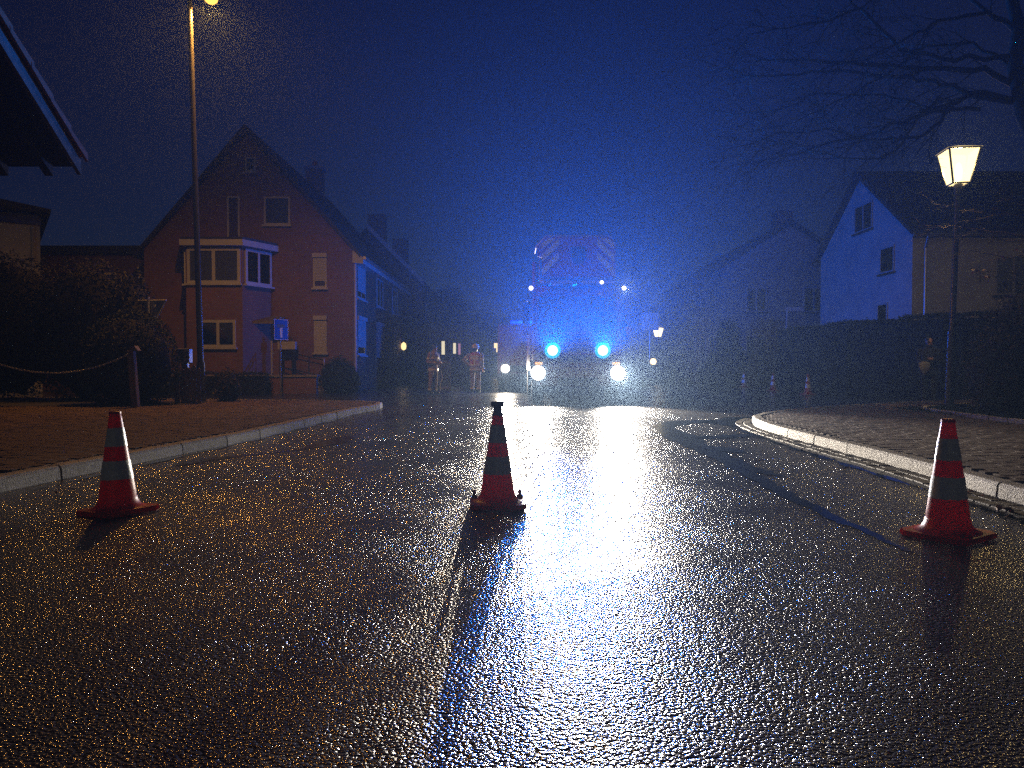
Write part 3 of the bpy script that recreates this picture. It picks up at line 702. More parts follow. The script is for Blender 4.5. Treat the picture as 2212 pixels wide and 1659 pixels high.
# ---- apartment row further back on the right
h7 = thing('grey_apartment_row', 'long two storey house with chimney further back on the right side of the street', 'house')
roof7 = gable_y(h7, 10.9, 18.1, 14.5, 40, 54, 6.1, 8.4, M_PLASTER2, M_ROOF, over=.3)
MB().box((14.1, 41.0, 7.9), (15.0, 41.8, 9.3)).build('chimney', M_BRICK2, roof7)
for y0 in (41.0, 43.0, 45.4, 47.4, 49.8, 51.8):
    for z0 in (1.2, 3.7): window(h7, 1.05, 1.45, WEST(10.9, y0+1.05, z0), cols=2)
for x0, z0 in ((12.2, 1.3), (15.2, 1.3), (12.2, 3.8), (15.2, 3.8)): window(h7, 1.1, 1.3, FRONT(x0, 40, z0), cols=2, style='dark')
h8 = thing('corner_house', 'distant low house with a hipped roof right of the speed limit sign', 'house')
gable_y(h8, 9.5, 19, 14, 62, 74, 4.2, 6.6, M_PLASTER2, M_ROOF, over=.3)
for x0 in (10.4, 12.6, 15, 17): window(h8, 1.1, 1.3, FRONT(x0, 62, 1.4), cols=2)
chh = thing('church', 'dark church tower with pointed spire far behind the fire truck', 'church', (20.6, 128, 0))
MB().box((-1.7, -1.7, 0), (1.7, 1.7, 11.5)).build('tower', M_BRICK2, chh)
MB().lathe([(2.3, 11.4), (1.5, 13.2), (0.05, 20.5)], 8, mtx=Matrix.Rotation(R(22.5), 4, 'Z')).build('spire', M_ROOF, chh)
MB().prism([(-4, 0), (4, 0), (4, 6), (0, 9.5), (-4, 6)], 'y', 1.75, 18).build('nave', M_BRICK2, chh)
for z in (7.5, 9.3): MB().box((-.4, -1.78, z), (.4, -1.69, z+1.1)).build('louvre_window', M_DARKROOM, chh)

# ================================================================== PLANTS
def leaf_quad(mb, p, s, nrm=None):
    a = Vector((random.gauss(0, 1), random.gauss(0, 1), random.gauss(0, 1))).normalized()
    if nrm is not None: a = (a*0.8 + nrm*0.6).normalized()
    b = a.cross(Vector((random.gauss(0, 1), random.gauss(0, 1), random.gauss(0, 1)))).normalized(); c = a.cross(b)
    mb.add([p-b*s, p+c*s*.42, p+b*s, p-c*s*.42], [(0, 1, 2, 3)])
def blob_noise(d, seed):
    return 0.5*math.sin(d.x*5.1+seed)*math.sin(d.y*4.3+seed*2.1)*math.sin(d.z*4.7+seed*.7) + 0.5*math.sin(d.x*11+seed*3)*math.sin(d.z*9.7+d.y*8.3+seed)
def foliage(parent, blobs, n, size, m, core=0.86, rough=0.12, name='foliage', depth=0.22):
    """blobs: (centre, radii); leaf-sized faces through the outer layer of each, a dark twig core inside"""
    mb = MB(); cm = MB(); tot = sum(r[0]*r[2]+r[1]*r[2]+r[0]*r[1] for c, r in blobs)
    for i, (c, r) in enumerate(blobs):
        k = int(n*(r[0]*r[2]+r[1]*r[2]+r[0]*r[1])/tot); sd = i*1.7+c[0]
        for _ in range(k):
            d = Vector((random.gauss(0, 1), random.gauss(0, 1), random.gauss(0, 1))).normalized()
            if random.random() < .35 and d.y > .3: d.y = -d.y
            f = 1 + rough*2*blob_noise(d, sd) - abs(random.gauss(0, depth*.5))
            p = Vector((c[0]+d.x*r[0]*f, c[1]+d.y*r[1]*f, max(0.03, c[2]+d.z*r[2]*f)))
            leaf_quad(mb, p, size*random.uniform(.6, 1.35), d)
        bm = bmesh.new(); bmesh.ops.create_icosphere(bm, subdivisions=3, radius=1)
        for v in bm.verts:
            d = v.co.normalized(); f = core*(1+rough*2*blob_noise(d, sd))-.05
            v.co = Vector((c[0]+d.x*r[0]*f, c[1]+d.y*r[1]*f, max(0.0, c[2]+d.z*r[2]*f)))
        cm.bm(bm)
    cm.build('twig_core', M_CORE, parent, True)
    return stuff(mb.build(name, m, parent))
def box_hedge(parent, pts, w, h, n, size, m):
    """clipped hedge along a polyline"""
    mb = MB(); cm = MB(); tot = sum((Vector(b)-Vector(a)).length for a, b in zip(pts, pts[1:]))
    for a, b in zip(pts, pts[1:]):
        a, b = Vector((a[0], a[1], 0)), Vector((b[0], b[1], 0)); L = (b-a).length; t = (b-a)/L; nn = Vector((-t.y, t.x, 0))
        for _ in range(int(n*L/tot)):
            u = random.uniform(0, L); s = random.choice((-1, 1, 0)); bulge = .10*math.sin(u*1.7)+.06*math.sin(u*4.1+1)
            if s == 0: q = a+t*u+nn*random.uniform(-w/2, w/2)+Vector((0, 0, h+bulge*.5+random.gauss(0, .035)))
            else: q = a+t*u+nn*s*(w/2+bulge*.6+random.gauss(0, .045)-.02)+Vector((0, 0, random.uniform(0.02, h)))
            leaf_quad(mb, q, size*random.uniform(.6, 1.3), Vector((0, 0, 1)) if s == 0 else nn*s)
        for e, sg in ((a, -1), (b, 1)):
            for _ in range(int(n*w/tot*.6)): leaf_quad(mb, e+t*sg*random.gauss(.02, .04)+nn*random.uniform(-w/2, w/2)+Vector((0, 0, random.uniform(.02, h))), size, t*sg)
        m4 = Matrix.Translation(a) @ Matrix.Rotation(math.atan2(t.y, t.x), 4, 'Z')
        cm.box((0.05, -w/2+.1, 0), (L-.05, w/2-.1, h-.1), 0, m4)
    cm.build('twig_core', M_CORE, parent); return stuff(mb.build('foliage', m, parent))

p = thing('clipped_dome_bush', 'dark clipped dome shaped bush behind the chain on the left', 'bush', (-8.95, 17.9, .13)); foliage(p, [((0, 0, 1.0), (1.12, .95, 1.22))], 9000, .035, M_HEDGE, rough=.04, depth=.1)
p = thing('tall_conifer_hedge', 'tall shaggy conifer hedge at the left edge below the white house', 'hedge', (-12, 20.0, .13))
foliage(p, [((-3.2, .3, 1.9), (2.2, 1.0, 2.35)), ((-1.2, 0, 1.9), (1.7, 1.0, 2.05)), ((.9, 0, 1.75), (1.5, .95, 2.0)), ((2.1, -.1, 1.5), (.75, .8, 1.9))], 26000, .05, M_CONIF, rough=.07)
p = thing('low_shrub', 'small brownish shrub right beside the foot of the tall street lamp', 'shrub', (-7.25, 19.5, .1)); foliage(p, [((0, 0, .35), (.32, .3, .5))], 900, .035, M_BROWN)
p = thing('round_bush', 'round dark bush at the right corner of the brick house', 'bush', (-6.5, 28.6, 0)); foliage(p, [((0, 0, .55), (.72, .6, .78)), ((.45, 0, .4), (.4, .4, .5))], 4000, .045, M_HEDGE, rough=.1)
p = thing('front_garden_hedge', 'low dark hedge in front of the brick house wall', 'hedge', (0, 0, 0)); box_hedge(p, [(-12.4, 26.7), (-8.6, 26.9)], .55, .75, 3500, .04, M_HEDGE)
p = thing('tall_clipped_hedge', 'tall clipped hedge in front of the pale gabled house on the right', 'hedge', (0, 0, 0)); box_hedge(p, [(19.5, 24.6), (14.0, 24.3), (12.9, 28.5), (12.5, 35.0)], .9, 2.62, 20000, .05, M_HEDGE)
p = thing('leafy_corner_shrub', 'large dense shrub with brownish leaves beside the lantern post at the right edge', 'shrub', (9.75, 14.8, .13))
foliage(p, [((.55, .1, 1.1), (1.15, 1.0, 1.5)), ((-.25, -.1, .7), (.72, .8, 1.05)), ((1.3, .2, 1.6), (1.0, 1.0, 1.6))], 15000, .04, M_BROWN, rough=.12)
p = thing('conical_evergreen', 'dark conical evergreen in front of the long house on the right', 'evergreen', (10.6, 37.5, 0)); foliage(p, [((0, 0, 1.0), (1.0, .9, 1.2)), ((0, 0, 2.1), (.62, .6, 1.2)), ((-.7, 0, .6), (.8, .7, .8))], 4000, .08, M_FAR)
p = thing('street_shrub', 'pale leafed shrub beside the second house behind the firefighters', 'shrub', (-6.4, 43.2, 0)); foliage(p, [((0, 0, 1.3), (.9, .9, 1.5)), ((.8, 0, .9), (.6, .6, 1.0))], 2500, .08, M_CONIF)
def far_tree(x, y, h, r, label, seed):
    random.seed(seed); t = thing('leafy_tree', label, 'tree', (x, y, 0))
    MB().tube([(0, 0, 0), (.1, 0, h*.3), (0, .1, h*.6)], [.28, .2, .08], 8).build('trunk', M_BARK, t, True)
    bl = [((random.gauss(0, r*.4), random.gauss(0, r*.4), h*random.uniform(.42, .82)), (r*random.uniform(.45, .7),)*2 + (r*random.uniform(.5, .8),)) for _ in range(8)]
    mb = MB()
    for c, rr in bl:
        for _ in range(620):
            d = Vector((random.gauss(0, 1), random.gauss(0, 1), random.gauss(0, 1))).normalized()*random.uniform(.35, 1.05)
            leaf_quad(mb, Vector((c[0]+d.x*rr[0], c[1]+d.y*rr[1], c[2]+d.z*rr[2])), .17)
    stuff(mb.build('crown', M_FAR, t))
far_tree(-6.6, 68, 8.3, 2.6, 'distant dark tree directly behind the terraced houses', 3)
far_tree(-4.2, 72, 6.6, 2.4, 'distant rounded tree nearest to the fire truck on the left of the street', 4)
far_tree(8.8, 92, 7.0, 2.6, 'distant tree to the right of the fire truck below the church spire', 5)
random.seed(21)

# ---- bare tree at the upper right
def limb_pts(pix, d0, d1):
    n = len(pix)-1
    if isinstance(d0, list): return [at(x, y, d) for (x, y), d in zip(pix, d0)]
    return [at(x, y, d0+(d1-d0)*i/n) for i, (x, y) in enumerate(pix)]
tree = thing('bare_tree', 'bare winter tree reaching over the lantern from the right edge', 'tree', (0, 0, 0))
trunk_pts = [Vector((9.6, 12.9, .1)), Vector((9.5, 12.9, 2.0)), Vector((9.2, 12.8, 4.0)), at(2215, 240, 12.7), at(2192, 140, 12.6), at(2201, 60, 12.5), at(2170, -60, 12.5), at(2150, -200, 12.4)]
MB().tube(trunk_pts, [.26, .22, .18, .15, .12, .10, .08, .05], 10).build('trunk', M_BARK, tree, True)
LIMBS = [
 ([(2192, 60), (2134, 28), (2033, 45), (1963, 80), (1900, 112)], 12.5, 11.8, .06),
 ([(2210, 185), (2120, 154), (2033, 150), (1882, 140), (1788, 133), (1700, 128), (1630, 133)], 12.7, 12.0, .075),
 ([(2213, 215), (2092, 203), (2040, 178), (1963, 168), (1882, 161), (1753, 150), (1634, 168), (1600, 158)], 12.7, 13.3, .07),
 ([(2213, 222), (2092, 206), (2005, 248), (1928, 270), (1868, 294), (1770, 315), (1700, 335), (1640, 352)], 12.7, 13.0, .065),
 ([(2060, 228), (2030, 262), (1985, 296), (1903, 304), (1788, 280), (1676, 290), (1599, 315)], 12.75, 12.2, .04),
 ([(2120, 235), (1998, 241), (1963, 217), (1903, 206), (1763, 200), (1683, 238), (1553, 252)], 12.8, 13.8, .045),
 ([(2195, 120), (2060, 130), (1949, 108), (1858, 21), (1791, 42), (1700, 60), (1623, 73)], 12.6, 11.6, .055),
 ([(2201, 70), (2080, -20), (1960, -40), (1858, 15), (1790, -30)], 12.5, 12.2, .05),
 ([(2185, -20), (2070, -60), (1940, -110), (1800, -100)], 12.5, 13.5, .06),
 ([(2030, 210), (1980, 260), (1930, 330), (1870, 345), (1760, 330), (1650, 300)], 12.8, 11.9, .035),
 ([(2200, 150), (2100, 95), (2000, 100), (1900, 170), (1810, 215), (1720, 262), (1625, 285)], 12.6, 13.4, .04),
]
tw = MB()
def twig(p, d, L, r, lvl):
    n = 5; pts = [p]; q = p; dd = d.normalized()
    for i in range(n):
        dd = (dd + Vector((random.gauss(0, .17), random.gauss(0, .17), random.gauss(0, .13)))).normalized(); q = q + dd*L/n; pts.append(q)
    tw.tube(pts, [r*(1-.75*i/n) for i in range(n+1)], 4 if lvl else 5, cap=False)
    if lvl < 2:
        for k in range(4 if lvl == 0 else 3):
            i = random.randint(1, n); s = random.choice((-1, 1))
            nd = (dd + Vector((random.gauss(0, .35), random.gauss(0, .4), s*random.uniform(.25, .75)))).normalized(); twig(pts[i], nd, L*random.uniform(.4, .65), r*.55, lvl+1)
for pix, d0, d1, r0 in LIMBS:
    P = limb_pts(pix, d0, d1); dens = []
    for a, b in zip(P, P[1:]):
        for k in range(4): dens.append(a.lerp(b, k/4)+Vector((random.gauss(0, .015), random.gauss(0, .03), random.gauss(0, .018))))
    dens.append(P[-1]); N = len(dens)
    MB().tube(dens, [r0*.72*(1-.86*i/(N-1))+.003 for i in range(N)], 7).build('limb', M_BARK, tree, True)
    for i in range(3, N):
        for _ in range(2 if i > N*.35 else 1):
            if random.random() < .62:
                dd = (dens[min(i+1, N-1)]-dens[i-1]).normalized(); s = random.choice((-1, 1))
                twig(dens[i], (dd*.9+Vector((0, random.gauss(0, .45), s*random.uniform(.2, .8)))), random.uniform(.45, 1.05), .011*(1.25-.7*i/N), 0)
stuff(tw.build('twigs', M_BARK, tree))
# thin lit branches below the lantern, with a few last leaves
sap = thing('bare_shrub', 'thin bare branches with a few orange leaves lit below the lantern', 'shrub', (0, 0, 0)); tw = MB(); lvs = []
root = Vector((11.2, 15.6, .1))
MB().tube([root, Vector((11.1, 15.6, 2.2)), Vector((10.9, 15.5, 4.4))], [.06, .045, .02], 7).build('stem', M_TWIG_LIT, sap, True)
for pix, d0, d1 in (([(2235, 500), (2160, 492), (2098, 474), (2040, 447), (2010, 432)], 15.5, 15.2), ([(2235, 470), (2150, 462), (2080, 448), (2035, 443)], 15.6, 15.9), ([(2235, 515), (2140, 500), (2060, 488), (2000, 492)], 15.5, 16.4),
                    ([(2240, 445), (2190, 440), (2150, 428)], 15.3, 14.9), ([(2240, 545), (2180, 556), (2130, 548), (2095, 540)], 15.6, 15.2), ([(2240, 590), (2190, 590), (2140, 585), (2105, 592)], 15.4, 15.0), ([(2240, 520), (2170, 520), (2110, 505), (2060, 508)], 15.6, 15.0)):
    P = limb_pts(pix, d0, d1); dens = [P[0].lerp(root + Vector((0, 0, 3)), .25)]
    for a, b in zip(P, P[1:]):
        for k in range(3): dens.append(a.lerp(b, k/3)+Vector((0, random.gauss(0, .03), random.gauss(0, .012))))
    dens.append(P[-1]); N = len(dens); MB().tube(dens, [.014*(1-.8*i/(N-1))+.002 for i in range(N)], 6).build('branch', M_TWIG_LIT, sap, True)
    for i in range(3, N):
        if random.random() < .7:
            dd = (dens[min(i+1, N-1)]-dens[i-1]).normalized(); twig(dens[i], dd+Vector((0, random.gauss(0, .4), random.choice((-1, 1))*random.uniform(.15, .5))), random.uniform(.2, .55), .006, 1)
stuff(tw.build('twigs', M_TWIG_LIT, sap))
lm = MB()
for cx, cy, n in ((2110, 585, 16), (2130, 602, 12), (2165, 555, 4), (2200, 540, 5), (2105, 607, 3), (2185, 640, 6)):
    for _ in range(n): leaf_quad(lm, at(cx+random.gauss(0, 9), cy+random.gauss(0, 5), 15.1+random.gauss(0, .15)), .05)
lm.build('last_leaves', M_LEAF, sap)

# fallen leaves in the gutter
for i, (x, y, s, lab) in enumerate(((2172, 1108, .085, 'large curled brown leaf lying by the gutter next to the right cone'), (1480, 1006, 0, ''), (1520+20, 0, 0, ''))):
    if s == 0: continue
    c = gp(x, y, .012); lf = MB(); n = 9; vs = []
    for k in range(n+1):
        t = k/n; w = s*.55*math.sin(math.pi*t**.8)*(1+.25*math.sin(t*21)); xx = -s+2*s*t; z = .02*math.sin(t*5)+.012
        vs += [(xx, -w, z+.018), (xx, 0, z), (xx, w, z+.024)]
    fs = []
    for k in range(n): fs += [(3*k, 3*k+3, 3*k+4, 3*k+1), (3*k+1, 3*k+4, 3*k+5, 3*k+2)]
    big = lf.add(vs, fs).build('fallen_leaf', M_LEAF); big.location = c; big.rotation_euler = (0, 0, .4); tag(big, lab, 'leaf')
spots = [gp(1585, 985), gp(1640, 1000), gp(1735, 972), gp(1700, 955), gp(1830, 1015), gp(2120, 1075), gp(2095, 1068), gp(1890, 1042), gp(155, 1060), gp(230, 1042), gp(330, 1022), gp(545, 957), gp(620, 945), gp(120, 1068), gp(1660, 940)]
for i, c in enumerate(spots):
    o = big.copy(); C.objects.link(o); o.location = (c.x, c.y, .008); s = random.uniform(.3, .6); o.scale = (s, s, s); o.rotation_euler = (random.gauss(0, .1), random.gauss(0, .1), random.uniform(0, 6.28))
    right = c.x > 0
    tag(o, 'small brown fallen leaf lying in the right gutter' if right else 'small brown fallen leaf lying along the left kerb', 'leaf', 'small leaves in the right gutter' if right else 'small leaves along the left kerb')

# ================================================================== STREET FURNITURE
# tall sodium street lamp, left
sl_base = at(436, 866, 19.0); sl_base.z = .12
sl = thing('street_lamp', 'tall grey street lamp with orange light at the upper left', 'street lamp', tuple(sl_base))
top = at(410, 0, 19.0) - sl_base; tz = top.z
MB().tube([(0, 0, 0), (top.x*.1, 0, tz*.1)], [.105, .10], 14).build('base_sleeve', M_POST, sl, True)
MB().tube([(top.x*.1, 0, tz*.1), (top.x*.5, 0, tz*.5), (top.x, 0, tz), (top.x*1.02, 0, tz+.55)], [.078, .066, .056, .054], 14).build('post', M_POST, sl, True)
MB().tube([(top.x*1.02, 0, tz+.5), (top.x+.15, 0, tz+.68), (top.x+.4, 0, tz+.70)], [.05, .04, .035], 10).build('arm', M_POST, sl, True)
hd = at(456, 2, 19.0) - sl_base
MB().bbox((hd.x-.30, -.16, hd.z+.06), (hd.x+.42, .16, hd.z+.24), .05).build('lamp_head', M_POST, sl, True)
M_SODIUM = emit_mat('sodium_glass', (1.0, .46, .08), 2.3)
MB().lathe([(.02, -.075), (.09, -.055), (.15, 0), (.16, .05)], 16, hd).build('lamp_glass', M_SODIUM, sl, True)
lamp('sodium_light', 'SPOT', (hd.x, 0, hd.z-.09), P_SODIUM, (1.0, .43, .075), sl, .08, aim=(0, 0, -1), cone=168, blend=.55)

# lantern posts, right
def lantern(loc, label, h, s, rot, power, lean=0.0, group=None):
    t = thing('lantern_post', label, 'lantern', loc, 0, group)
    MB().tube([(0, 0, 0), (lean*.34, 0, h*.34)], [.092, .088], 14).build('base_sleeve', M_POST, t, True)
    MB().tube([(lean*.34, 0, h*.34), (lean*.36, 0, h*.355), (lean, 0, h)], [.088, .06, .055], 14).build('post', M_POST, t, True)
    MB().tube([(lean, 0, h-.25*s), (lean, 0, h)], [.075, .085], 12).build('collar', M_POST, t, True)
    Lm = Matrix.Translation((lean, 0, h)) @ Matrix.Rotation(rot, 4, 'Z')
    a, b, hh = .20*s, .36*s, .82*s; gl = []
    cor = [(-1, -1), (1, -1), (1, 1), (-1, 1)]
    fr = MB()
    for cx, cy in cor: fr.tube([Lm @ Vector((cx*a, cy*a, .0)), Lm @ Vector((cx*b, cy*b, hh))], .026*s, 5)
    for q, zz in ((a, 0), (b, hh)):
        for (c1, c2) in zip(cor, cor[1:]+cor[:1]): fr.tube([Lm @ Vector((c1[0]*q, c1[1]*q, zz)), Lm @ Vector((c2[0]*q, c2[1]*q, zz))], .024*s, 5)
    fr.build('frame', M_BLACKM, t)
    for (c1, c2) in zip(cor, cor[1:]+cor[:1]):
        MB().add([Lm @ Vector((c1[0]*a, c1[1]*a, .02)), Lm @ Vector((c2[0]*a, c2[1]*a, .02)), Lm @ Vector((c2[0]*b, c2[1]*b, hh-.02)), Lm @ Vector((c1[0]*b, c1[1]*b, hh-.02))], [(0, 1, 2, 3)]).build('glass_pane', M_LANT, t)
    MB().add([Lm @ Vector((c[0]*(b+.04*s), c[1]*(b+.04*s), hh+.01)) for c in cor] + [Lm @ Vector((0, 0, hh+.14*s))], [(0, 1, 4), (1, 2, 4), (2, 3, 4), (3, 0, 4)]).build('lid', M_LID, t)
    MB().lathe([(.02, .05), (.07, .12), (.08, .30), (.05, .42), (.02, .46)], 12, (lean, 0, h)).build('bulb', M_BULB, t, True)
    lamp('lantern_light', 'POINT', (lean, 0, h+.5*s), power, (1.0, .66, .24), t, .07)
    return t
M_LANT = glow_glass('lantern_glass', (1.0, .78, .34), 2.6, .22); M_BULB = emit_mat('lantern_bulb', (1.0, .85, .5), 3)
M_LID = glow_glass('lantern_lid', (1.0, .74, .30), 1.2, .6)
lb = gp(2050, 880, .13)
hl = at(2070, 398, lb.y); 
lantern(tuple(lb), 'bright square lantern on a grey post at the right edge', hl.z-.13, .86, R(82), P_LANTERN, hl.x-lb.x)
lb2 = gp(1421, 824, .1); hl2 = at(1420.5, 728, lb2.y)
lantern((lb2.x, lb2.y, 0), 'small distant lantern on a thin post beside the speed limit sign', hl2.z, .62*lb2.y/46*1.05, R(40), P_FARLAMP)
gl = at(1411, 781, 44); gt = thing('garden_lamp', 'small round orange glowing garden lamp right of the fire truck', 'lamp', (gl.x, 44, 0))
MB().tube([(0, 0, 0), (0, 0, gl.z-.1)], .035, 8).build('post', M_BLACKM, gt); MB().lathe([(.0, -.19), (.13, -.14), (.19, 0), (.13, .14), (.0, .19)], 14, (0, 0, gl.z), cap=False).build('globe', emit_mat('warm_globe', (1.0, .6, .25), 3), gt, True)
wl_ = at(872, 748, 42.5); wt = thing('wall_lamp', 'small oval lit lamp on a post at the back of the brick house', 'lamp', (wl_.x, 42.5, 0))
MB().tube([(0, 0, 0), (0, 0, wl_.z-.2)], .03, 8).build('post', M_BLACKM, wt); MB().lathe([(.0, -.24), (.12, -.15), (.15, 0), (.12, .15), (.0, .24)], 12, (0, 0, wl_.z), cap=False).build('globe', emit_mat('oval_lamp', (1.0, .7, .3), 1.6), wt, True)

# signs
zs = at(1404, 694, 38); zt = thing('speed_zone_sign', 'square thirty zone traffic sign on a thin pole right of the fire truck', 'traffic sign', (zs.x, 38, 0), R(4))
MB().tube([(0, .05, 0), (0, .05, zs.z+.45)], .03, 8).build('pole', M_GALV, zt)
MB().bbox((-.44, -.008, zs.z-.45), (.44, .012, zs.z+.43), .006).build('plate', M_SIGNWHITE, zt)
MB().ring(-.425, .425, zs.z-.435, zs.z+.415, .014, -.012, -.0085).build('border', M_INK, zt)
rg = MB(); n = 40; vs = []
for k in range(n):
    w = 2*math.pi*k/n
    for r in (.30, .235): vs += [(r*math.cos(w), -.012, zs.z+.09+r*math.sin(w))]
rg.add(vs, [(2*k, 2*k+1, (2*k+3) % (2*n), (2*k+2) % (2*n)) for k in range(n)]).build('ring', M_SIGNRED, zt)
text_mesh('lettering', '30', .34, face_cam(0, -.012, zs.z+.09), M_INK, zt, xs=.9); text_mesh('lettering', 'ZONE', .17, face_cam(0, -.012, zs.z-.33), M_INK, zt)
b0 = at(607, 712, 27.0); de = thing('dead_end_sign', 'blue rectangular traffic sign seen edge on in front of the brick house', 'traffic sign', (b0.x, 27.0, 0), R(52))
MB().tube([(0, .04, 0), (0, .04, b0.z+.45)], .028, 8).build('pole', M_GALV, de)
MB().bbox((-.30, -.008, b0.z-.37), (.30, .012, b0.z+.37), .006).build('plate', M_SIGNBLUE, de); MB().ring(-.29, .29, b0.z-.36, b0.z+.36, .016, -.012, -.0085).build('border', M_SIGNWHITE, de)
MB().box((-.05, -.012, b0.z-.28), (.05, -.0086, b0.z+.06)).build('symbol_stem', M_SIGNWHITE, de); MB().box((-.15, -.0125, b0.z+.07), (.15, -.0086, b0.z+.18)).build('symbol_bar', M_SIGNRED, de)
y0 = at(311, 647, 19.3); yt = thing('give_way_sign', 'back of a triangular give way sign above the dome bush', 'traffic sign', (y0.x, 19.6, .13), R(-8))
zt_ = y0.z-.13
MB().prism([(-.46, zt_), (.46, zt_), (0.02, zt_-.78), (-.02, zt_-.78)], 'y', 0, .012).build('plate', M_GALV, yt)
fr = MB()
for a, b in (((-.46, zt_), (.46, zt_)), ((.46, zt_), (0, zt_-.8)), ((0, zt_-.8), (-.46, zt_))): fr.tube([(a[0], 0, a[1]), (b[0], 0, b[1])], .016, 6)
fr.build('rim', M_WHITE, yt); MB().box((.12, -.02, zt_-.16), (.17, -.002, zt_-.10)).build('sticker', M_SIGNWHITE, yt)
MB().tube([(0, -.05, 0), (0, -.05, zt_+.1)], .03, 8).build('pole', M_GALV, yt)
s0 = at(1693, 668, 36); ss = thing('street_name_sign', 'pale street name sign on a thin pole beside the tall hedge', 'street sign', (s0.x, 36, 0))
MB().tube([(-.05, 0, 0), (.12, 0, s0.z*.62)], .035, 8).build('pole', M_GALV, ss); MB().tube([(.12, 0, s0.z*.62), (.17, 0, s0.z+.1)], .045, 8).build('pole_sleeve', M_WHITE, ss)
MB().bbox((.05, -.06, s0.z-.08), (.88, -.04, s0.z+.10), .005).build('name_plate', M_WHITE, ss)

# chain barrier, pickets and utility box on the left
c0 = at(292, 762, 16.6); ct = thing('chain_post', 'short leaning wooden post holding the chain in front of the dome bush', 'post', (c0.x, 16.6, .13), 0)
MB().bbox((-.07, -.07, 0), (.07, .07, c0.z-.08), .012, 0, Matrix.Rotation(R(-4), 4, 'Y')).build('shaft', M_WOODW, ct); MB().prism([(-.09, c0.z-.08), (.09, c0.z-.08), (.02, c0.z+.02), (-.07, c0.z)], 'y', -.085, .085).build('cap', M_WOODW, ct)
MB().tube([(-.12, -.02, c0.z-.20), (-.16, -.02, c0.z-.16), (-.19, -.02, c0.z-.20)], .01, 6).build('chain_hook', M_GALV, ct)
chain = MB(); A = at(275, 766, 16.5); Bc = at(-70, 758, 15.4); nl = 84
for i in range(nl):
    t = i/(nl-1); p = A.lerp(Bc, t) + Vector((0, 0, -.42*4*t*(1-t))); dx = (A-Bc).normalized(); tp = Vector((0, 0, .42*4*(1-2*t)*-1/ (A-Bc).length))
    d = (Bc-A).normalized(); d = (d + Vector((0, 0, -.42*4*(1-2*t)/(A-Bc).length))).normalized()
    q = d.cross(Vector((0, 1, 0))).normalized() if i % 2 else d.cross(Vector((0, 0, 1))).normalized()
    pts = [p + d*(.030*math.cos(w)) + q*(.013*math.sin(w)) for w in [2*math.pi*k/8 for k in range(9)]]
    chain.tube(pts, .0065, 5, cap=False)
tag(chain.build('chain', M_GALV), 'sagging steel link chain hanging between posts on the left', 'chain')
pf = thing('picket_fence', 'short piece of weathered upright board fence beside the tall lamp post', 'fence', (0, 0, 0))
for x0, x1, yt_ in ((377, 387, 802), (391, 399, 799), (400, 412, 795), (414, 424, 790), (427, 433, 795)):
    a, b = at(x0, 872, 18.2), at(x1, yt_, 18.2); w = random.uniform(-.03, .03)
    MB().prism([(a.x, .13), (b.x, .13), (b.x+w*.3, b.z-.03), ((a.x+b.x)/2, b.z+.02), (a.x+w*.3, b.z-.05)], 'y', 18.2+w, 18.23+w).build('picket', M_WOODW, pf)
MB().box((at(374, 0, 18.3).x, 18.275, .35), (at(434, 0, 18.3).x, 18.32, .43)).build('rail', M_WOODD, pf)
ub = at(388, 784, 18.6); ue = at(412, 753, 18.6); ut = thing('utility_box', 'grey metal utility box on a post behind the board fence', 'utility box', ((ub.x+ue.x)/2, 18.6, .13))
MB().bbox((-.14, -.1, ub.z-.13), (.14, .1, ue.z-.13), .012).build('cabinet', M_GALV, ut); MB().box((-.07, -.06, 0), (.08, .05, ub.z-.13)).build('post', M_GALV, ut); MB().box((-.12, -.106, ub.z-.10), (.0, -.1005, ue.z-.16)).build('door', M_POST, ut)

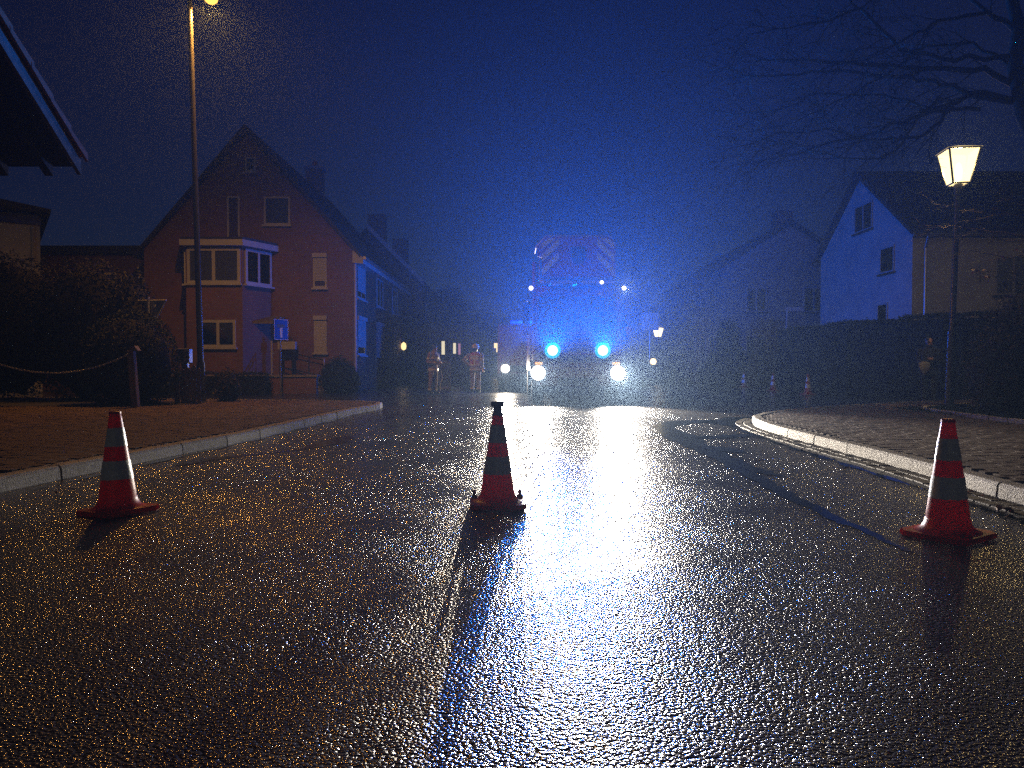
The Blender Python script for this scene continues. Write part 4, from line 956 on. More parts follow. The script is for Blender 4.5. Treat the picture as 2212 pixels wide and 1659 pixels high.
# ------------------------------------------------------------------ traffic cones
M_GREYP = mat('grey_plastic', (.10, .10, .11), .5, var=.2)
def make_cone(loc, rz, label, group, cap=False, seed=0, H=.70, tilt=0.0):
    random.seed(seed)
    t = thing('traffic_cone', label, 'traffic cone', loc, rz, group); t.rotation_euler = (0, tilt, rz)
    bs = .205
    bm = bmesh.new(); bmesh.ops.create_cube(bm, size=1)
    for v in bm.verts: v.co = Vector((v.co.x*2*bs, v.co.y*2*bs, .006+(v.co.z+.5)*.034))
    bmesh.ops.bevel(bm, geom=[e for e in bm.edges if abs(e.verts[0].co.z-e.verts[1].co.z) > .02], offset=.035, segments=3, affect='EDGES')
    bmesh.ops.bevel(bm, geom=[e for e in bm.edges if e.calc_face_angle(0) > 1.0], offset=.006, segments=2, affect='EDGES')
    b = MB().bm(bm).build('base', M_RED, t, True)
    for sx in (-1, 1):
        for sy in (-1, 1): MB().lathe([(.03, 0), (.03, .0075)], 8, (sx*.16, sy*.16, 0)).build('foot', M_RED, b)
    R0, R1 = .130, .036
    rr = lambda z: R0+(R1-R0)*(z-.07)/(H-.07)
    prof = [(.185, .041), (.168, .046), (.150, .058), (.137, .075)] + [(rr(z), z) for z in (.10, .115)] + [(rr(.117)-.004, .12)] + [(rr(z), z) for z in [.15+(H-.16)*k/14 for k in range(15)]] + [(R1-.004, H), (R1-.012, H), (R1-.014, H-.02)]
    n = 40; body = MB().lathe(prof, n, cap=False)
    for i, v in enumerate(body.v):
        x, y, z = v; w = math.atan2(y, x); k = 1+.012*math.sin(w*3+seed+z*9)*min(1, z*3); body.v[i] = (x*k, y*k, z)
    bo = body.build('body', M_RED, t, True)
    for z0, z1 in ((.245, .375), (.475, .605)):
        bd = MB(); m = 48; rows = []
        for j in range(7):
            z = z0+(z1-z0)*j/6; z += 0
            for k in range(m):
                w = 2*math.pi*k/m; wob = random.gauss(0, .0007) if 0 < j < 6 else 0
                ez = random.gauss(0, .0012) if j in (0, 6) else 0
                r = (rr(z)+.0022+wob)*(1+.012*math.sin(w*3+seed+z*9)); rows.append((r*math.cos(w), r*math.sin(w), z+ez))
        bd.add(rows, [(j*m+k, j*m+(k+1) % m, (j+1)*m+(k+1) % m, (j+1)*m+k) for j in range(6) for k in range(m)])
        bd.build('reflective_band', M_FOIL, t, True)
    if cap:
        c = MB().lathe([(R1+.004, H-.015), (R1+.004, H+.004), (.030, H+.008), (.030, H+.048), (.048, H+.050), (.050, H+.056), (.050, H+.082), (.046, H+.088), (.02, H+.09)], 24).build('lamp_adapter', M_GREYP, t, True)
        for sx in (-1, 1):
            q = MB().tube([(sx*.172, .12, .04), (sx*.172, .12, .085), (sx*.18, .12, .10)], [.012, .012, .016], 8)
            q.box((sx*.172-.022, .10, .04), (sx*.172+.022, .14, .065)); q.build('grip_lug', M_GREYP, t)
    else:
        MB().lathe([(R1+.003, H-.012), (R1+.003, H+.004), (R1-.006, H+.008)], 24).build('rim', M_RED, t, True)
    return t
GC = 'cones across the wet road'
rc = gp(2047, 1160); lc = gp(256, 1108); mc = gp(1075, 1093)
make_cone(tuple(rc), R(32), 'traffic cone at the right by the gutter setts, lit red with dark bands', GC, seed=2, H=.715, tilt=R(-1.0))
make_cone(tuple(lc), R(-28), 'traffic cone at the left with its right side lit bright, near the left kerb', GC, seed=5, H=.715, tilt=R(-2))
make_cone(tuple(mc), R(3), 'silhouetted traffic cone with a lamp adapter on top in the middle of the road', GC, cap=True, seed=9, H=.69)
GF = 'cones closing the side street'
for (x, y), s, lab in (((1607, 838), 11, 'smallest and farthest of the three distant cones on the right'), ((1670, 845), 12, 'middle one of the three distant cones on the right'), ((1745, 853), 13, 'nearest of the three distant cones on the right')):
    make_cone(tuple(gp(x, y)), R(20), lab, GF, seed=s, H=.72)
random.seed(33)

# ================================================================== VEHICLES
M_HLENS = emit_mat('headlamp_lens', (1.0, .93, .82), 4); M_BLENS = emit_mat('blue_flasher_lens', (.6, .97, 1.0), 2.5); M_BHALO = emit_mat('blue_flasher_halo', (.0, .50, .95), 1.0); M_RLENS = emit_mat('blue_beacon_lens', (.01, .12, 1.0), 3)
M_MLENS = emit_mat('marker_lens', (1.0, .92, .78), 3); M_AMBER = emit_mat('amber_lens', (1.0, .45, .08), 1.2)
M_PLATEW = mat('plate_white', (.62, .62, .62), .4, var=.04)
def wheel(parent, x, y, r, w, name='wheel'):
    side = 1 if x > 0 else -1; m = Matrix.Translation((x, y, r)) @ Matrix.Rotation(R(90), 4, 'Y')
    o = MB().lathe([(r*.58, -w/2), (r*.9, -w/2), (r*.985, -w*.4), (r, -w*.3), (r, w*.3), (r*.985, w*.4), (r*.9, w/2), (r*.58, w/2)], 28, mtx=m).build(name, M_RUBBER, parent, True)
    MB().lathe([(r*.57, -w*.30), (r*.56, w*.42), (r*.45, w*.3), (r*.2, w*.34), (r*.18, w*.45), (.02, w*.46)], 20, mtx=m @ (Matrix.Rotation(0 if side > 0 else R(180), 4, 'X'))).build('rim', M_GALV, o, True)
    return o
TX, TY = 1.79, 20.9
tr = thing('fire_truck', 'red turntable ladder fire truck facing the camera with headlights and blue front flashers on', 'fire truck', (TX, TY, 0))
cab = MB().prism([(.05, .62), (.0, 1.0), (.02, 1.92), (.20, 2.95), (.30, 3.18), (.45, 3.24), (2.25, 3.24), (2.25, .62)], 'x', -1.20, 1.20).build('cab', M_TRUCK, tr)
bv = cab.modifiers.new('bevel', 'BEVEL'); bv.width = .06; bv.segments = 3; bv.limit_method = 'ANGLE'
# windscreen with rubber seal, split wipers
def rake(z): return .02 + (z-1.92)/(2.95-1.92)*.18
ws = MB().add([(-1.08, rake(1.98)-.012, 1.98), (1.08, rake(1.98)-.012, 1.98), (1.04, rake(2.90)-.012, 2.90), (-1.04, rake(2.90)-.012, 2.90)], [(0, 1, 2, 3)]).build('windscreen', M_SCREEN, tr)
fr = MB()
for a, b in (((-1.08, 1.98), (1.08, 1.98)), ((1.08, 1.98), (1.04, 2.90)), ((1.04, 2.90), (-1.04, 2.90)), ((-1.04, 2.90), (-1.08, 1.98))): fr.tube([(a[0], rake(a[1])-.012, a[1]), (b[0], rake(b[1])-.012, b[1])], .022, 6)
fr.build('seal', M_RUBBER, ws)
for x in (-.75, -.05, .55): MB().tube([(x, rake(1.94)-.04, 1.94), (x+.45, rake(2.35)-.045, 2.35)], .012, 5).build('wiper', M_BLACKM, ws)
MB().box((-1.02, -.018, 1.12), (1.02, .012, 1.86)).build('grille', M_TDARK, tr)
for i in range(5): MB().bbox((-.98, -.05, 1.18+.14*i), (.98, -.019, 1.235+.14*i), .012).build('grille_slat', M_TRUCK if i % 2 else M_TDARK, tr)
# bumper: three pieces and a pale top edge that bows forward in the middle
bp_ = MB(); n = 20; vs = []
for k in range(n+1):
    x = -1.24+2.48*k/n; y = -.10-.05*math.cos(x/1.24*math.pi/2)-.0; zt2 = .985-.035*math.cos(x/1.24*math.pi/2)
    vs += [(x, y+.03, .46), (x, y, .54), (x, y-.01, zt2-.05), (x, y+.03, zt2), (x, .06, zt2), (x, .06, .46)]
fs = []
for k in range(n):
    for j in range(6): fs.append((6*k+j, 6*k+(j+1) % 6, 6*k+6+(j+1) % 6, 6*k+6+j))
fs += [tuple(range(6)), tuple(range(6*n, 6*n+6))]
bum = bp_.add(vs, fs).build('bumper', M_TRUCK, tr, True)
ed = MB(); pts = [(-1.22+2.44*k/n, -.118-.05*math.cos((-1.22+2.44*k/n)/1.24*math.pi/2), .975-.035*math.cos((-1.22+2.44*k/n)/1.24*math.pi/2)) for k in range(n+1)]
ed.tube(pts, .022, 6).build('bumper_trim', M_WHITE, bum, True)
MB().box((-.55, -.165, .50), (.55, -.150, .70)).build('air_intake', M_TDARK, bum)
pt_ = MB().bbox((-.28, -.175, .765), (.28, -.160, .885), .004).build('number_plate', M_PLATEW, bum)
text_mesh('lettering', 'HM FW 2301', .085, face_cam(0, -.177, .825), M_INK, pt_, depth=.001, xs=1.0)
for s in (-1, 1):
    x = s*1.08
    hu = MB().bbox((x-.22, -.165, .61), (x+.22, -.05, 1.05), .04).build('headlight', M_CHROME, tr, True)
    MB().lathe([(.20, 0), (.19, .012), (.10, .03), (.01, .036)], 24, mtx=Matrix.Translation((x, -.166, .83)) @ Matrix.Rotation(R(90), 4, 'X')).build('lens', M_HLENS, hu, True)
    lamp('headlight_light', 'SPOT', (x, -.22, .83), P_HEAD*(1.55 if s > 0 else .72), (1.0, .88, .72), hu, .07, aim=(0, -1, -.12), cone=56, blend=1.0)
    fb = MB().bbox((s*.685-.14, -.085, 1.35), (s*.685+.14, -.02, 1.53), .025).build('blue_flasher', M_TDARK, tr, True)
    MB().lathe([(.14, .006), (.135, .02), (.08, .04), (.01, .05)], 24, mtx=Matrix.Translation((s*.685, -.086, 1.44)) @ Matrix.Rotation(R(90), 4, 'X')).build('lens', M_BLENS, fb, True)
    MB().lathe([(.22, -.002), (.21, .006), (.13, .008)], 24, mtx=Matrix.Translation((s*.685, -.086, 1.44)) @ Matrix.Rotation(R(90), 4, 'X')).build('halo_cover', M_BHALO, fb, True)  # wide glowing cover stands in for the cyan halo round the flasher
    lamp('blue_light', 'SPOT', (s*.685, -.15, 1.44), P_BLUE, (.0, .17, 1.0), fb, .06, aim=(0, -1, .66), cone=82, blend=.9)
    # marker and flood lamps on the mirror arms
    ml = MB().bbox((s*1.27-.06, .02, 3.08), (s*1.27+.06, .14, 3.21), .015).build('flood_lamp', M_TDARK, tr)
    MB().lathe([(.06, 0), (.04, .015), (.005, .018)], 14, mtx=Matrix.Translation((s*1.27, .018, 3.145)) @ Matrix.Rotation(R(90), 4, 'X')).build('lens', M_MLENS, ml)
    if s > 0: lamp('flood_light', 'SPOT', (s*1.27, -.04, 3.145), P_FLOOD, (1.0, .90, .74), ml, .04, aim=(0, -1, -.22), cone=70, blend=.8)
    MB().tube([(s*1.15, .25, 3.05), (s*1.32, .12, 3.0), (s*1.38, .10, 2.8)], .022, 6).build('mirror_arm', M_TDARK, tr)
    MB().bbox((s*1.40-.10, .03, 2.15), (s*1.40+.10, .13, 2.78), .03).build('mirror', M_TDARK, tr, True)
    MB().bbox((s*1.40-.09, .04, 1.85), (s*1.40+.09, .13, 2.10), .03).build('wide_mirror', M_TRUCK, tr, True)
    MB().bbox((s*1.06-.10, -.03, 1.06), (s*1.06+.10, .01, 1.12), .008).build('indicator', M_AMBER, tr)
    MB().box((s*1.16-.05, .3, .42), (s*1.16+.05, 1.0, .62)).build('cab_step', M_TDARK, tr)
    wheel(tr, s*1.06, .95, .51, .34); wheel(tr, s*1.06, 5.4, .51, .40)
    MB().tube([(s*1.24, .42+.0, 1.05), (s*1.24, .95, 1.13), (s*1.24, 1.5, 1.05)], .06, 6).build('wheel_arch', M_TDARK, tr)
MB().bbox((-1.03, .02, 3.27), (1.03, .20, 3.36), .02).build('sun_visor', M_WHITE, tr)
for x in (-.8, -.3, .35, .8): MB().box((x-.03, .06, 3.18), (x+.03, .16, 3.27)).build('visor_bracket', M_TDARK, tr)
MB().bbox((-.13, -.005, 3.285), (.13, .018, 3.375), .01).build('badge', M_TDARK, tr)
MB().lathe([(.05, 0), (.04, .012), (.005, .014)], 12, mtx=Matrix.Translation((.66, .015, 3.30)) @ Matrix.Rotation(R(90), 4, 'X')).build('clearance_lamp', M_MLENS, tr)
text_mesh('lettering', '30-10', .20, face_cam(-.62, .20, 3.085) @ Matrix.Rotation(R(-12), 4, 'X'), M_WHITE, tr, xs=1.0)
# rescue cage of the ladder above the cab
cg = MB().prism([(-.98, 3.44), (1.02, 3.44), (1.02, 4.25), (.86, 4.50), (-.86, 4.52), (-1.12, 4.22), (-1.10, 4.0), (-.98, 3.95)], 'y', -.12, -.06).build('rescue_cage', M_TRUCK, tr)
for s in (-1, 1):
    for i in range(3):
        z0 = 3.46+.36*i; poly = [(s*.98, z0), (s*.98, z0+.20), (s*.52, z0+.20+.46), (s*.52, z0+.46)] if z0+.66 < 4.5 else [(s*.98, z0), (s*.98, z0+.16), (s*.80, 4.48), (s*.60, 4.48)]
        MB().prism(poly, 'y', -.128, -.1205).build('chevron_stripe', M_TYEL, cg)
MB().prism([(-.20, 4.25), (.20, 4.25), (.20, 3.98), (.12, 3.82), (0, 3.76), (-.12, 3.82), (-.20, 3.98)], 'y', -.129, -.1206).build('crest', M_TDARK, cg)
for pts in ([(-.86, -.09, 4.54), (.86, -.09, 4.54)], [(-.86, -.09, 4.54), (-1.13, -.09, 4.24), (-1.13, 1.0, 4.24)], [(.86, -.09, 4.54), (1.04, -.09, 4.28), (1.04, 1.0, 4.28)], [(-1.0, 1.0, 3.45), (-1.0, 1.0, 4.5), (1.0, 1.0, 4.5), (1.0, 1.0, 3.45)]):
    MB().tube(pts, .025, 8).build('cage_rail', M_GALV, cg)
MB().box((-1.0, -.06, 3.40), (1.0, 1.1, 3.45)).build('cage_floor', M_GALV, cg)
MB().tube([(-1.16, .1, 3.15), (-1.16, .1, 3.72), (-1.15, .1, 3.85)], [.075, .075, .09], 12).build('snorkel', M_TRUCK, tr, True)
# ladder, body, chassis
for x in (-.45, .45):
    MB().box((x-.05, 1.2, 3.55), (x+.05, 9.2, 3.63)).build('ladder_rail', M_GALV, tr); MB().box((x-.04, 1.2, 3.92), (x+.04, 9.2, 3.98)).build('ladder_rail', M_GALV, tr)
MB().bbox((-1.24, 2.4, .85), (1.24, 9.3, 2.25), .04).build('equipment_body', M_TRUCK, tr)
MB().bbox((-.7, 4.0, 2.25), (.7, 6.2, 3.4), .08).build('turntable', M_TDARK, tr)
MB().box((-.45, .4, .56), (.45, 9.2, .86)).build('chassis', M_TDARK, tr); MB().tube([(-1.0, .95, .52), (1.0, .95, .52)], .07, 8).build('axle', M_TDARK, tr)

for s in (-1, 1):
    be = MB().lathe([(.10, 2.25), (.10, 2.30), (.08, 2.31)], 16, (s*1.0, 8.8, 0)).build('rear_beacon', M_TDARK, tr, True)
    MB().lathe([(.06, 2.31), (.06, 2.42), (.04, 2.47), (.01, 2.48)], 14, (s*1.0, 8.8, 0)).build('lens', M_RLENS, be, True)
    lamp('beacon_light', 'POINT', (s*1.0, 8.8, 2.56), P_REAR, (.0, .12, 1.0), be, .06)
# second emergency vehicle behind on the left
vt = thing('emergency_van', 'dark emergency vehicle with one bright headlight behind the fire truck on its left', 'van', (.42, 30.0, 0))
vb = MB().prism([(.0, .45), (-.02, .9), (.18, 1.25), (.75, 2.25), (.95, 2.62), (1.2, 2.72), (5.4, 2.72), (5.5, .45)], 'x', -1.0, 1.0).build('body', M_TRUCK, vt); bv = vb.modifiers.new('bevel', 'BEVEL'); bv.width = .07; bv.segments = 3; bv.limit_method = 'ANGLE'
MB().add([(-.86, .245, 1.34), (.86, .245, 1.34), (.78, .78, 2.26), (-.78, .78, 2.26)], [(0, 1, 2, 3)]).build('windscreen', M_SCREEN, vt)
MB().box((-.55, -.045, .78), (.55, -.015, 1.02)).build('grille', M_TDARK, vt); MB().bbox((-1.02, -.10, .42), (1.02, .1, .70), .05).build('bumper', M_TDARK, vt, True)
MB().bbox((-.5, 1.3, 2.72), (.5, 1.6, 2.86), .03).build('light_bar', M_SIGNBLUE, vt)
for s in (-1, 1):
    hu = MB().bbox((s*.68-.19, -.06, .72), (s*.68+.19, .05, 1.09), .03).build('headlight', M_CHROME, vt, True)
    MB().lathe([(.17, 0), (.10, .02), (.01, .025)], 20, mtx=Matrix.Translation((s*.68, -.062, .90)) @ Matrix.Rotation(R(90), 4, 'X')).build('lens', M_HLENS, hu, True)
    if s < 0: lamp('headlight_light', 'SPOT', (s*.68, -.12, .90), P_VAN, (1.0, .86, .66), hu, .06, aim=(-.12, -1, -.08), cone=100, blend=1.0)
    wheel(vt, s*.86, .85, .36, .22); wheel(vt, s*.86, 4.4, .36, .22); MB().bbox((s*1.12-.07, .55, 1.42), (s*1.12+.07, .66, 1.72), .02).build('mirror', M_TDARK, vt)
# parked car
ct_ = thing('parked_car', 'dark parked car partly hidden right of the fire truck', 'car', (6.0, 36.0, 0))
cb = MB().prism([(.0, .35), (.0, .68), (.9, .92), (4.0, .95), (4.3, .8), (4.3, .35)], 'x', -.88, .88).build('body', M_BLACKM, ct_); bv = cb.modifiers.new('bevel', 'BEVEL'); bv.width = .08; bv.segments = 3; bv.limit_method = 'ANGLE'
gh = MB().add([(-.80, .95, .90), (.80, .95, .90), (.62, 1.7, 1.42), (-.62, 1.7, 1.42), (-.80, 4.0, .90), (.80, 4.0, .90), (.62, 3.2, 1.42), (-.62, 3.2, 1.42)], [(0, 1, 2, 3), (3, 2, 6, 7), (7, 6, 5, 4), (0, 3, 7, 4), (1, 5, 6, 2)]).build('cabin', M_BLACKM, ct_)
MB().add([(-.70, .99, .96), (.70, .99, .96), (.56, 1.6, 1.375), (-.56, 1.6, 1.375)], [(0, 1, 2, 3)]).build('windscreen', M_SCREEN, ct_)
for s in (-1, 1):
    MB().bbox((s*.62-.16, -.02, .58), (s*.62+.16, .08, .70), .02).build('headlight', M_CHROME, ct_)
    wheel(ct_, s*.78, .8, .31, .2); wheel(ct_, s*.78, 3.4, .31, .2)

# ================================================================== PEOPLE
def person(loc, rz, label, J, jacket, trousers, head_m=None, voxel=.012):
    t = thing('person', label, 'person', loc, rz)
    segs = []; mb = MB()
    def cap_(a, b, ra, rb, mi):
        a, b = Vector(a), Vector(b); segs.append((a, b, ra, rb, mi)); d = (b-a).normalized()
        mb.tube([a-d*ra*.85, a-d*ra*.45, a, b, b+d*rb*.45, b+d*rb*.85], [ra*.5, ra*.88, ra, rb, rb*.88, rb*.5], 12)
    def tors(prof, mi, lean):
        vs = []; n = 20
        for z, rx, ry, oy in prof:
            for k in range(n):
                w = 2*math.pi*k/n; vs.append((rx*math.cos(w), ry*math.sin(w)+oy+lean*(z-.95), z))
        m = len(prof); mb.add(vs, [(i*n+k, i*n+(k+1) % n, (i+1)*n+(k+1) % n, (i+1)*n+k) for i in range(m-1) for k in range(n)] + [tuple(range(n))[::-1], tuple((m-1)*n+k for k in range(n))])
        segs.append((Vector((0, 0, prof[0][0]+.1)), Vector((0, lean*.5, prof[-1][0]-.12)), .17, .17, mi))
    ln = J.get('lean', 0)
    tors([(.80, .185, .15, 0), (.90, .20, .16, 0), (1.02, .195, .15, 0), (1.15, .20, .15, 0), (1.30, .225, .155, 0), (1.42, .215, .14, .01), (1.50, .13, .10, .01), (1.54, .07, .07, .01)], 1, ln)
    for s in ('l', 'r'):
        h, k, a, toe = [Vector(v) for v in J['leg_'+s]]; cap_(h, k, .105, .078, 2); cap_(k, a, .078, .062, 2); cap_(a+Vector((0, 0, -.0)), toe, .055, .042, 3)
        sh, e, w, hd = [Vector(v) for v in J['arm_'+s]]; cap_(sh, e, .075, .060, 1); cap_(e, w, .060, .046, 1)
        d = (hd-w).normalized(); cap_(w, w+d*.085, .030, .036, 0); side = d.cross(Vector((0, 1, 0))); side = side.normalized() if side.length > .1 else Vector((1, 0, 0))
        curl = Vector((0, -.35, -.25))
        for i, L in enumerate((.062, .074, .070, .056)):
            b0_ = w+d*.10+side*(-.030+.020*i); m1 = b0_+(d*.75+curl*.25).normalized()*L*.55; cap_(b0_, m1, .0095, .009, 0); cap_(m1, m1+(d*.5+curl*.8).normalized()*L*.5, .009, .008, 0)
        th = w+d*.035+side*-.035; cap_(th, th+(d*.6-side*.7).normalized()*.06, .012, .010, 0)
    hx = Vector(J['head']); cap_((0, .01+ln*.55, 1.50), hx+Vector((0, .01, -.09)), .056, .056, 0)
    vs = []; n = 18; hz = J.get('head_rz', 0); Mh = Matrix.Translation(hx) @ Matrix.Rotation(hz, 4, 'Z')
    prof = [(-.125, .030, -.045), (-.115, .048, -.035), (-.085, .062, -.012), (-.03, .074, -.002), (.03, .079, .008), (.075, .070, .012), (.105, .048, .012), (.118, .02, .012)]
    for z, r, oy in prof:
        for k in range(n): w = 2*math.pi*k/n; vs.append(Mh @ Vector((r*math.cos(w), r*1.22*math.sin(w)+oy, z)))
    mb.add(vs, [(i*n+k, i*n+(k+1) % n, (i+1)*n+(k+1) % n, (i+1)*n+k) for i in range(len(prof)-1) for k in range(n)] + [tuple(range(n))[::-1], tuple((len(prof)-1)*n+k for k in range(n))])
    segs.append((hx, hx+Vector((0, 0, .01)), .11, .11, 0))
    mb.tube([Mh @ Vector((0, -.085, .02)), Mh @ Vector((0, -.113, -.022)), Mh @ Vector((0, -.09, -.034))], [.009, .015, .010], 8)   # nose
    for s in (-1, 1): mb.bbox((-.012, -.022, -.032), (.012, .022, .032), .008, 0, Mh @ Matrix.Translation((s*.082, .012, -.005)))         # ears
    src = mb.build('body', [M_SKIN], None)
    rm = src.modifiers.new('r', 'REMESH'); rm.mode = 'VOXEL'; rm.voxel_size = voxel
    sm = src.modifiers.new('s', 'SMOOTH'); sm.factor = .5; sm.iterations = 3
    dg = bpy.context.evaluated_depsgraph_get(); me = bpy.data.meshes.new_from_object(src.evaluated_get(dg)); bpy.data.objects.remove(src)
    me.name = 'body'; me.materials.clear()
    for m in (M_SKIN, jacket, trousers, M_BOOT): me.materials.append(m)
    for pl_ in me.polygons:
        c = pl_.center; best = 9; bi = 1
        for a, b, ra, rb, mi in segs:
            ab = b-a; u = max(0, min(1, (c-a).dot(ab)/max(1e-6, ab.length_squared))); d = (c-(a+ab*u)).length-(ra+(rb-ra)*u)
            if d < best: best = d; bi = mi
        if bi == 2 and c.z > .84: bi = 1
        if bi == 2 and c.z < .15: bi = 3
        pl_.material_index = bi; pl_.use_smooth = True
    body = bpy.data.objects.new('body', me); C.objects.link(body); body.parent = t
    e = MB()   # eyes and mouth
    for s in (-1, 1): e.lathe([(0, -.011), (.008, -.008), (.011, 0), (.008, .008), (0, .011)], 8, mtx=Mh @ Matrix.Translation((s*.032, -.080, .012)), cap=False)
    e.build('eyes', M_INK, t, True); MB().bbox((-.026, -.006, -.005), (.026, .006, .005), .003, 0, Mh @ Matrix.Translation((0, -.093, -.062))).build('mouth', mat('lip', (.30, .12, .10), .5), t)
    return t, Mh, body
def band_torso(t, z, h, m, rx=.212, ry=.17, oy=0.0, name='reflective_band'):
    vs = []; n = 28
    for zz in (z, z+h):
        for k in range(n): w = 2*math.pi*k/n; vs.append((rx*math.cos(w), ry*math.sin(w)+oy, zz))
    MB().add(vs, [(k, (k+1) % n, n+(k+1) % n, n+k) for k in range(n)]).build(name, m, t, True)
def band_limb(t, a, b, u0, u1, r, m, name='reflective_band'):
    a, b = Vector(a), Vector(b); MB().tube([a.lerp(b, u0), a.lerp(b, u1)], r, 14, cap=False).build(name, m, t, True)
# firefighter in profile, hands together in front
J1 = dict(head=(0, -.06, 1.655), lean=-.06, head_rz=0,
  leg_l=[(.10, 0, .90), (.11, -.03, .50), (.12, .02, .10), (.13, -.13, .05)], leg_r=[(-.10, 0, .90), (-.12, .02, .50), (-.13, .06, .10), (-.15, -.09, .05)],
  arm_l=[(.225, -.02, 1.42), (.30, .0, 1.14), (.12, -.24, 1.12), (.03, -.30, 1.14)], arm_r=[(-.225, -.02, 1.42), (-.30, .0, 1.14), (-.10, -.26, 1.10), (-.02, -.31, 1.10)])
f1 = gp(936, 852); p1, Mh1, b1 = person((f1.x, f1.y, 0), R(58), 'firefighter in beige suit standing in profile with hands together in front', J1, M_TURN, M_TURN)
band_torso(p1, .845, .07, M_REFL, .214, .178); band_torso(p1, 1.27, .05, M_REFL, .232, .17, -.02)
for s in ('l', 'r'):
    J = J1['arm_'+s]; band_limb(p1, J[0], J[1], .48, .66, .077, M_REFL); band_limb(p1, J[1], J[2], .6, .75, .062, M_REFL)
    J = J1['leg_'+s]; band_limb(p1, J[1], J[2], .72, .86, .078, M_REFL)
MB().lathe([(.0, .145), (.05, .138), (.088, .10), (.100, .05), (.098, .0), (.094, -.045)], 18, mtx=Mh1 @ Matrix.Diagonal((.96, 1.18, 1, 1)) @ Matrix.Translation((0, .018, 0)) @ Matrix.Rotation(R(-14), 4, 'X'), cap=False).build('hair', M_INK, p1, True)
tag_ = MB().tube([(.19, -.20, .84), (.21, -.24, .60), (.16, -.20, .35), (.14, -.19, .10)], [.012, .010, .008, .008], 6).build('hanging_strap', M_REFL, p1)
# officer from behind, white helmet, red vest, left hand on the hip
J2 = dict(head=(0, -.01, 1.665), lean=0.0, head_rz=R(-25),
  leg_l=[(.10, 0, .90), (.11, -.01, .50), (.12, .02, .10), (.14, -.12, .05)], leg_r=[(-.10, 0, .90), (-.11, .0, .50), (-.12, .03, .10), (-.15, -.10, .05)],
  arm_l=[(.225, 0, 1.42), (.25, .03, 1.14), (.26, -.10, .92), (.26, -.14, .84)], arm_r=[(-.225, 0, 1.42), (-.44, .03, 1.22), (-.25, -.02, 1.03), (-.17, -.06, .98)])
# local frame faces -y; turned so the back is to the camera, the bent arm ends up on the left
J2['arm_l'], J2['arm_r'] = [(-x, y, z) for x, y, z in J2['arm_r']], [(-x, y, z) for x, y, z in J2['arm_l']]
f2 = gp(1027, 850); p2, Mh2, b2 = person((f2.x, f2.y, 0), R(172), 'firefighter seen from behind in white helmet and red vest with one hand on the hip', J2, M_TURN, M_TURN)
ves = MB(); n = 28; prof = [(1.0, .215, .172), (1.15, .217, .168), (1.30, .238, .170), (1.42, .222, .152), (1.495, .145, .112)]; vs = []
for z, rx, ry in prof:
    for k in range(n): w = 2*math.pi*k/n; vs.append((rx*math.cos(w), ry*math.sin(w), z))
ves.add(vs, [(i*n+k, i*n+(k+1) % n, (i+1)*n+(k+1) % n, (i+1)*n+k) for i in range(len(prof)-1) for k in range(n)]); vo_ = ves.build('vest', M_VEST, p2, True)
bpn = MB().bbox((-.15, .168, 1.24), (.15, .182, 1.40), .004).build('back_panel', M_REFL, p2)
text_mesh('lettering', 'FEUERWEHR', .048, Matrix.Translation((0, .1835, 1.345)) @ Matrix.Rotation(R(180), 4, 'Z') @ Matrix.Rotation(R(90), 4, 'X'), M_INK, bpn, depth=.001)
for z in (1.02,): band_torso(p2, z, .06, M_REFL, .222, .178)
MB().box((-.03, .172, 1.08), (.03, .184, 1.24)).build('vest_strip', M_REFL, p2)
band_torso(p2, .845, .07, M_REFL, .214, .178)
for s in ('l', 'r'):
    J = J2['arm_'+s]; band_limb(p2, J[0], J[1], .45, .66, .077, M_REFL); J = J2['leg_'+s]; band_limb(p2, J[1], J[2], .70, .86, .078, M_REFL)
MB().lathe([(.0, .165), (.06, .155), (.105, .115), (.122, .06), (.126, .02), (.150, .006), (.152, -.002), (.120, .0)], 24, mtx=Mh2 @ Matrix.Diagonal((1, 1.18, 1, 1)), cap=False).build('helmet', M_HELM, p2, True)
MB().lathe([(.128, -.004), (.122, -.07), (.09, -.13)], 20, mtx=Mh2 @ Matrix.Diagonal((.82, .95, 1, 1)) @ Matrix.Translation((0, .03, 0)), cap=False).build('neck_guard', M_BOOT, p2, True)
# onlooker by the hedge on the right
J3 = dict(head=(0, -.03, 1.64), lean=-.02, head_rz=R(20), leg_l=J2['leg_l'], leg_r=J2['leg_r'],
  arm_l=[(.22, 0, 1.40), (.27, .02, 1.13), (.10, -.22, 1.17), (.02, -.26, 1.20)], arm_r=[(-.22, 0, 1.40), (-.27, .03, 1.14), (-.16, -.20, 1.10), (-.12, -.27, 1.10)])
o3 = at(2008, 760, 19.6); p3, Mh3, b3 = person((o3.x, 19.6, 0), R(-30), 'onlooker in dark clothes standing in front of the tall hedge beside the lantern', J3, M_TURND, M_TURND)
MB().lathe([(.0, .14), (.05, .132), (.086, .10), (.098, .05), (.096, .0), (.09, -.06)], 18, mtx=Mh3 @ Matrix.Diagonal((.96, 1.16, 1, 1)) @ Matrix.Translation((0, .02, .0)) @ Matrix.Rotation(R(-16), 4, 'X'), cap=False).build('hair', M_INK, p3, True)
bg_ = MB(); vs = []; n = 16
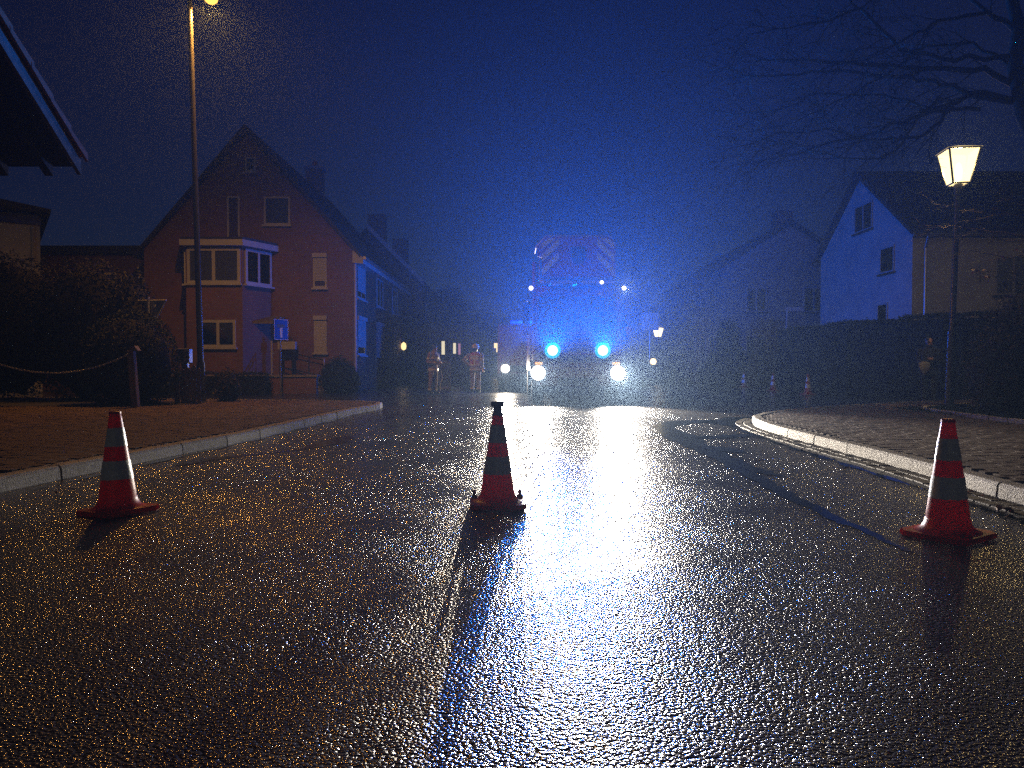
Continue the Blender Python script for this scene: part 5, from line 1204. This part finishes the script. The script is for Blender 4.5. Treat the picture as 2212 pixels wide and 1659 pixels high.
for z, rx, ry in ((0, .03, .02), (.06, .08, .05), (.16, .13, .07), (.27, .15, .07), (.31, .12, .05), (.33, .04, .03)):
    for k in range(n): w = 2*math.pi*k/n; q = 1+.07*math.sin(3*w+z*20); vs.append((rx*q*math.cos(w), ry*q*math.sin(w), z))
bg_.add(vs, [(i*n+k, i*n+(k+1) % n, (i+1)*n+(k+1) % n, (i+1)*n+k) for i in range(5) for k in range(n)])
bag = bg_.build('bag', M_PLASTER2, None, True); hb = Matrix.Translation((o3.x, 19.6, 0)) @ Matrix.Rotation(R(-30), 4, 'Z') @ Vector((-.10, -.30, .80)); bag.location = hb
tag(bag, 'pale crumpled bag held by the dark onlooker at the hedge', 'bag')
# grey roadside cabinet behind the firefighters
cx0, cx1 = at(950, 826, 33), at(974, 781, 33); cbn = thing('roadside_cabinet', 'pale grey roadside cabinet right beside the firefighter in profile', 'cabinet', ((cx0.x+cx1.x)/2, 33, 0))
MB().bbox((-.25, -.15, 0), (.25, .2, cx1.z), .015).build('housing', M_PLASTER2, cbn); MB().box((-.22, -.158, .12), (-.005, -.1505, cx1.z-.06)).build('door', M_POST, cbn); MB().box((.005, -.158, .12), (.22, -.1505, cx1.z-.06)).build('door', M_POST, cbn); MB().bbox((-.28, -.18, cx1.z), (.28, .23, cx1.z+.05), .01).build('lid', M_POST, cbn)

# ================================================================== NIGHT MIST
hz = MB().box((-58, -20, -1.1), (58, 150, 22.5)).build('haze', [])
hm_ = bpy.data.materials.new('night_mist'); hm_.use_nodes = True; hn = hm_.node_tree.nodes; hn.clear()
pvl = hn.new('ShaderNodeVolumePrincipled'); pvl.inputs['Density'].default_value = HAZE; pvl.inputs['Anisotropy'].default_value = 0.65; pvl.inputs['Color'].default_value = (.45, .68, 1, 1)
ho = hn.new('ShaderNodeOutputMaterial'); hm_.node_tree.links.new(pvl.outputs[0], ho.inputs['Volume'])
hz.data.materials.append(hm_); hz['kind'] = 'stuff'; hz['label'] = 'thin night mist filling the street'; hz['category'] = 'mist'
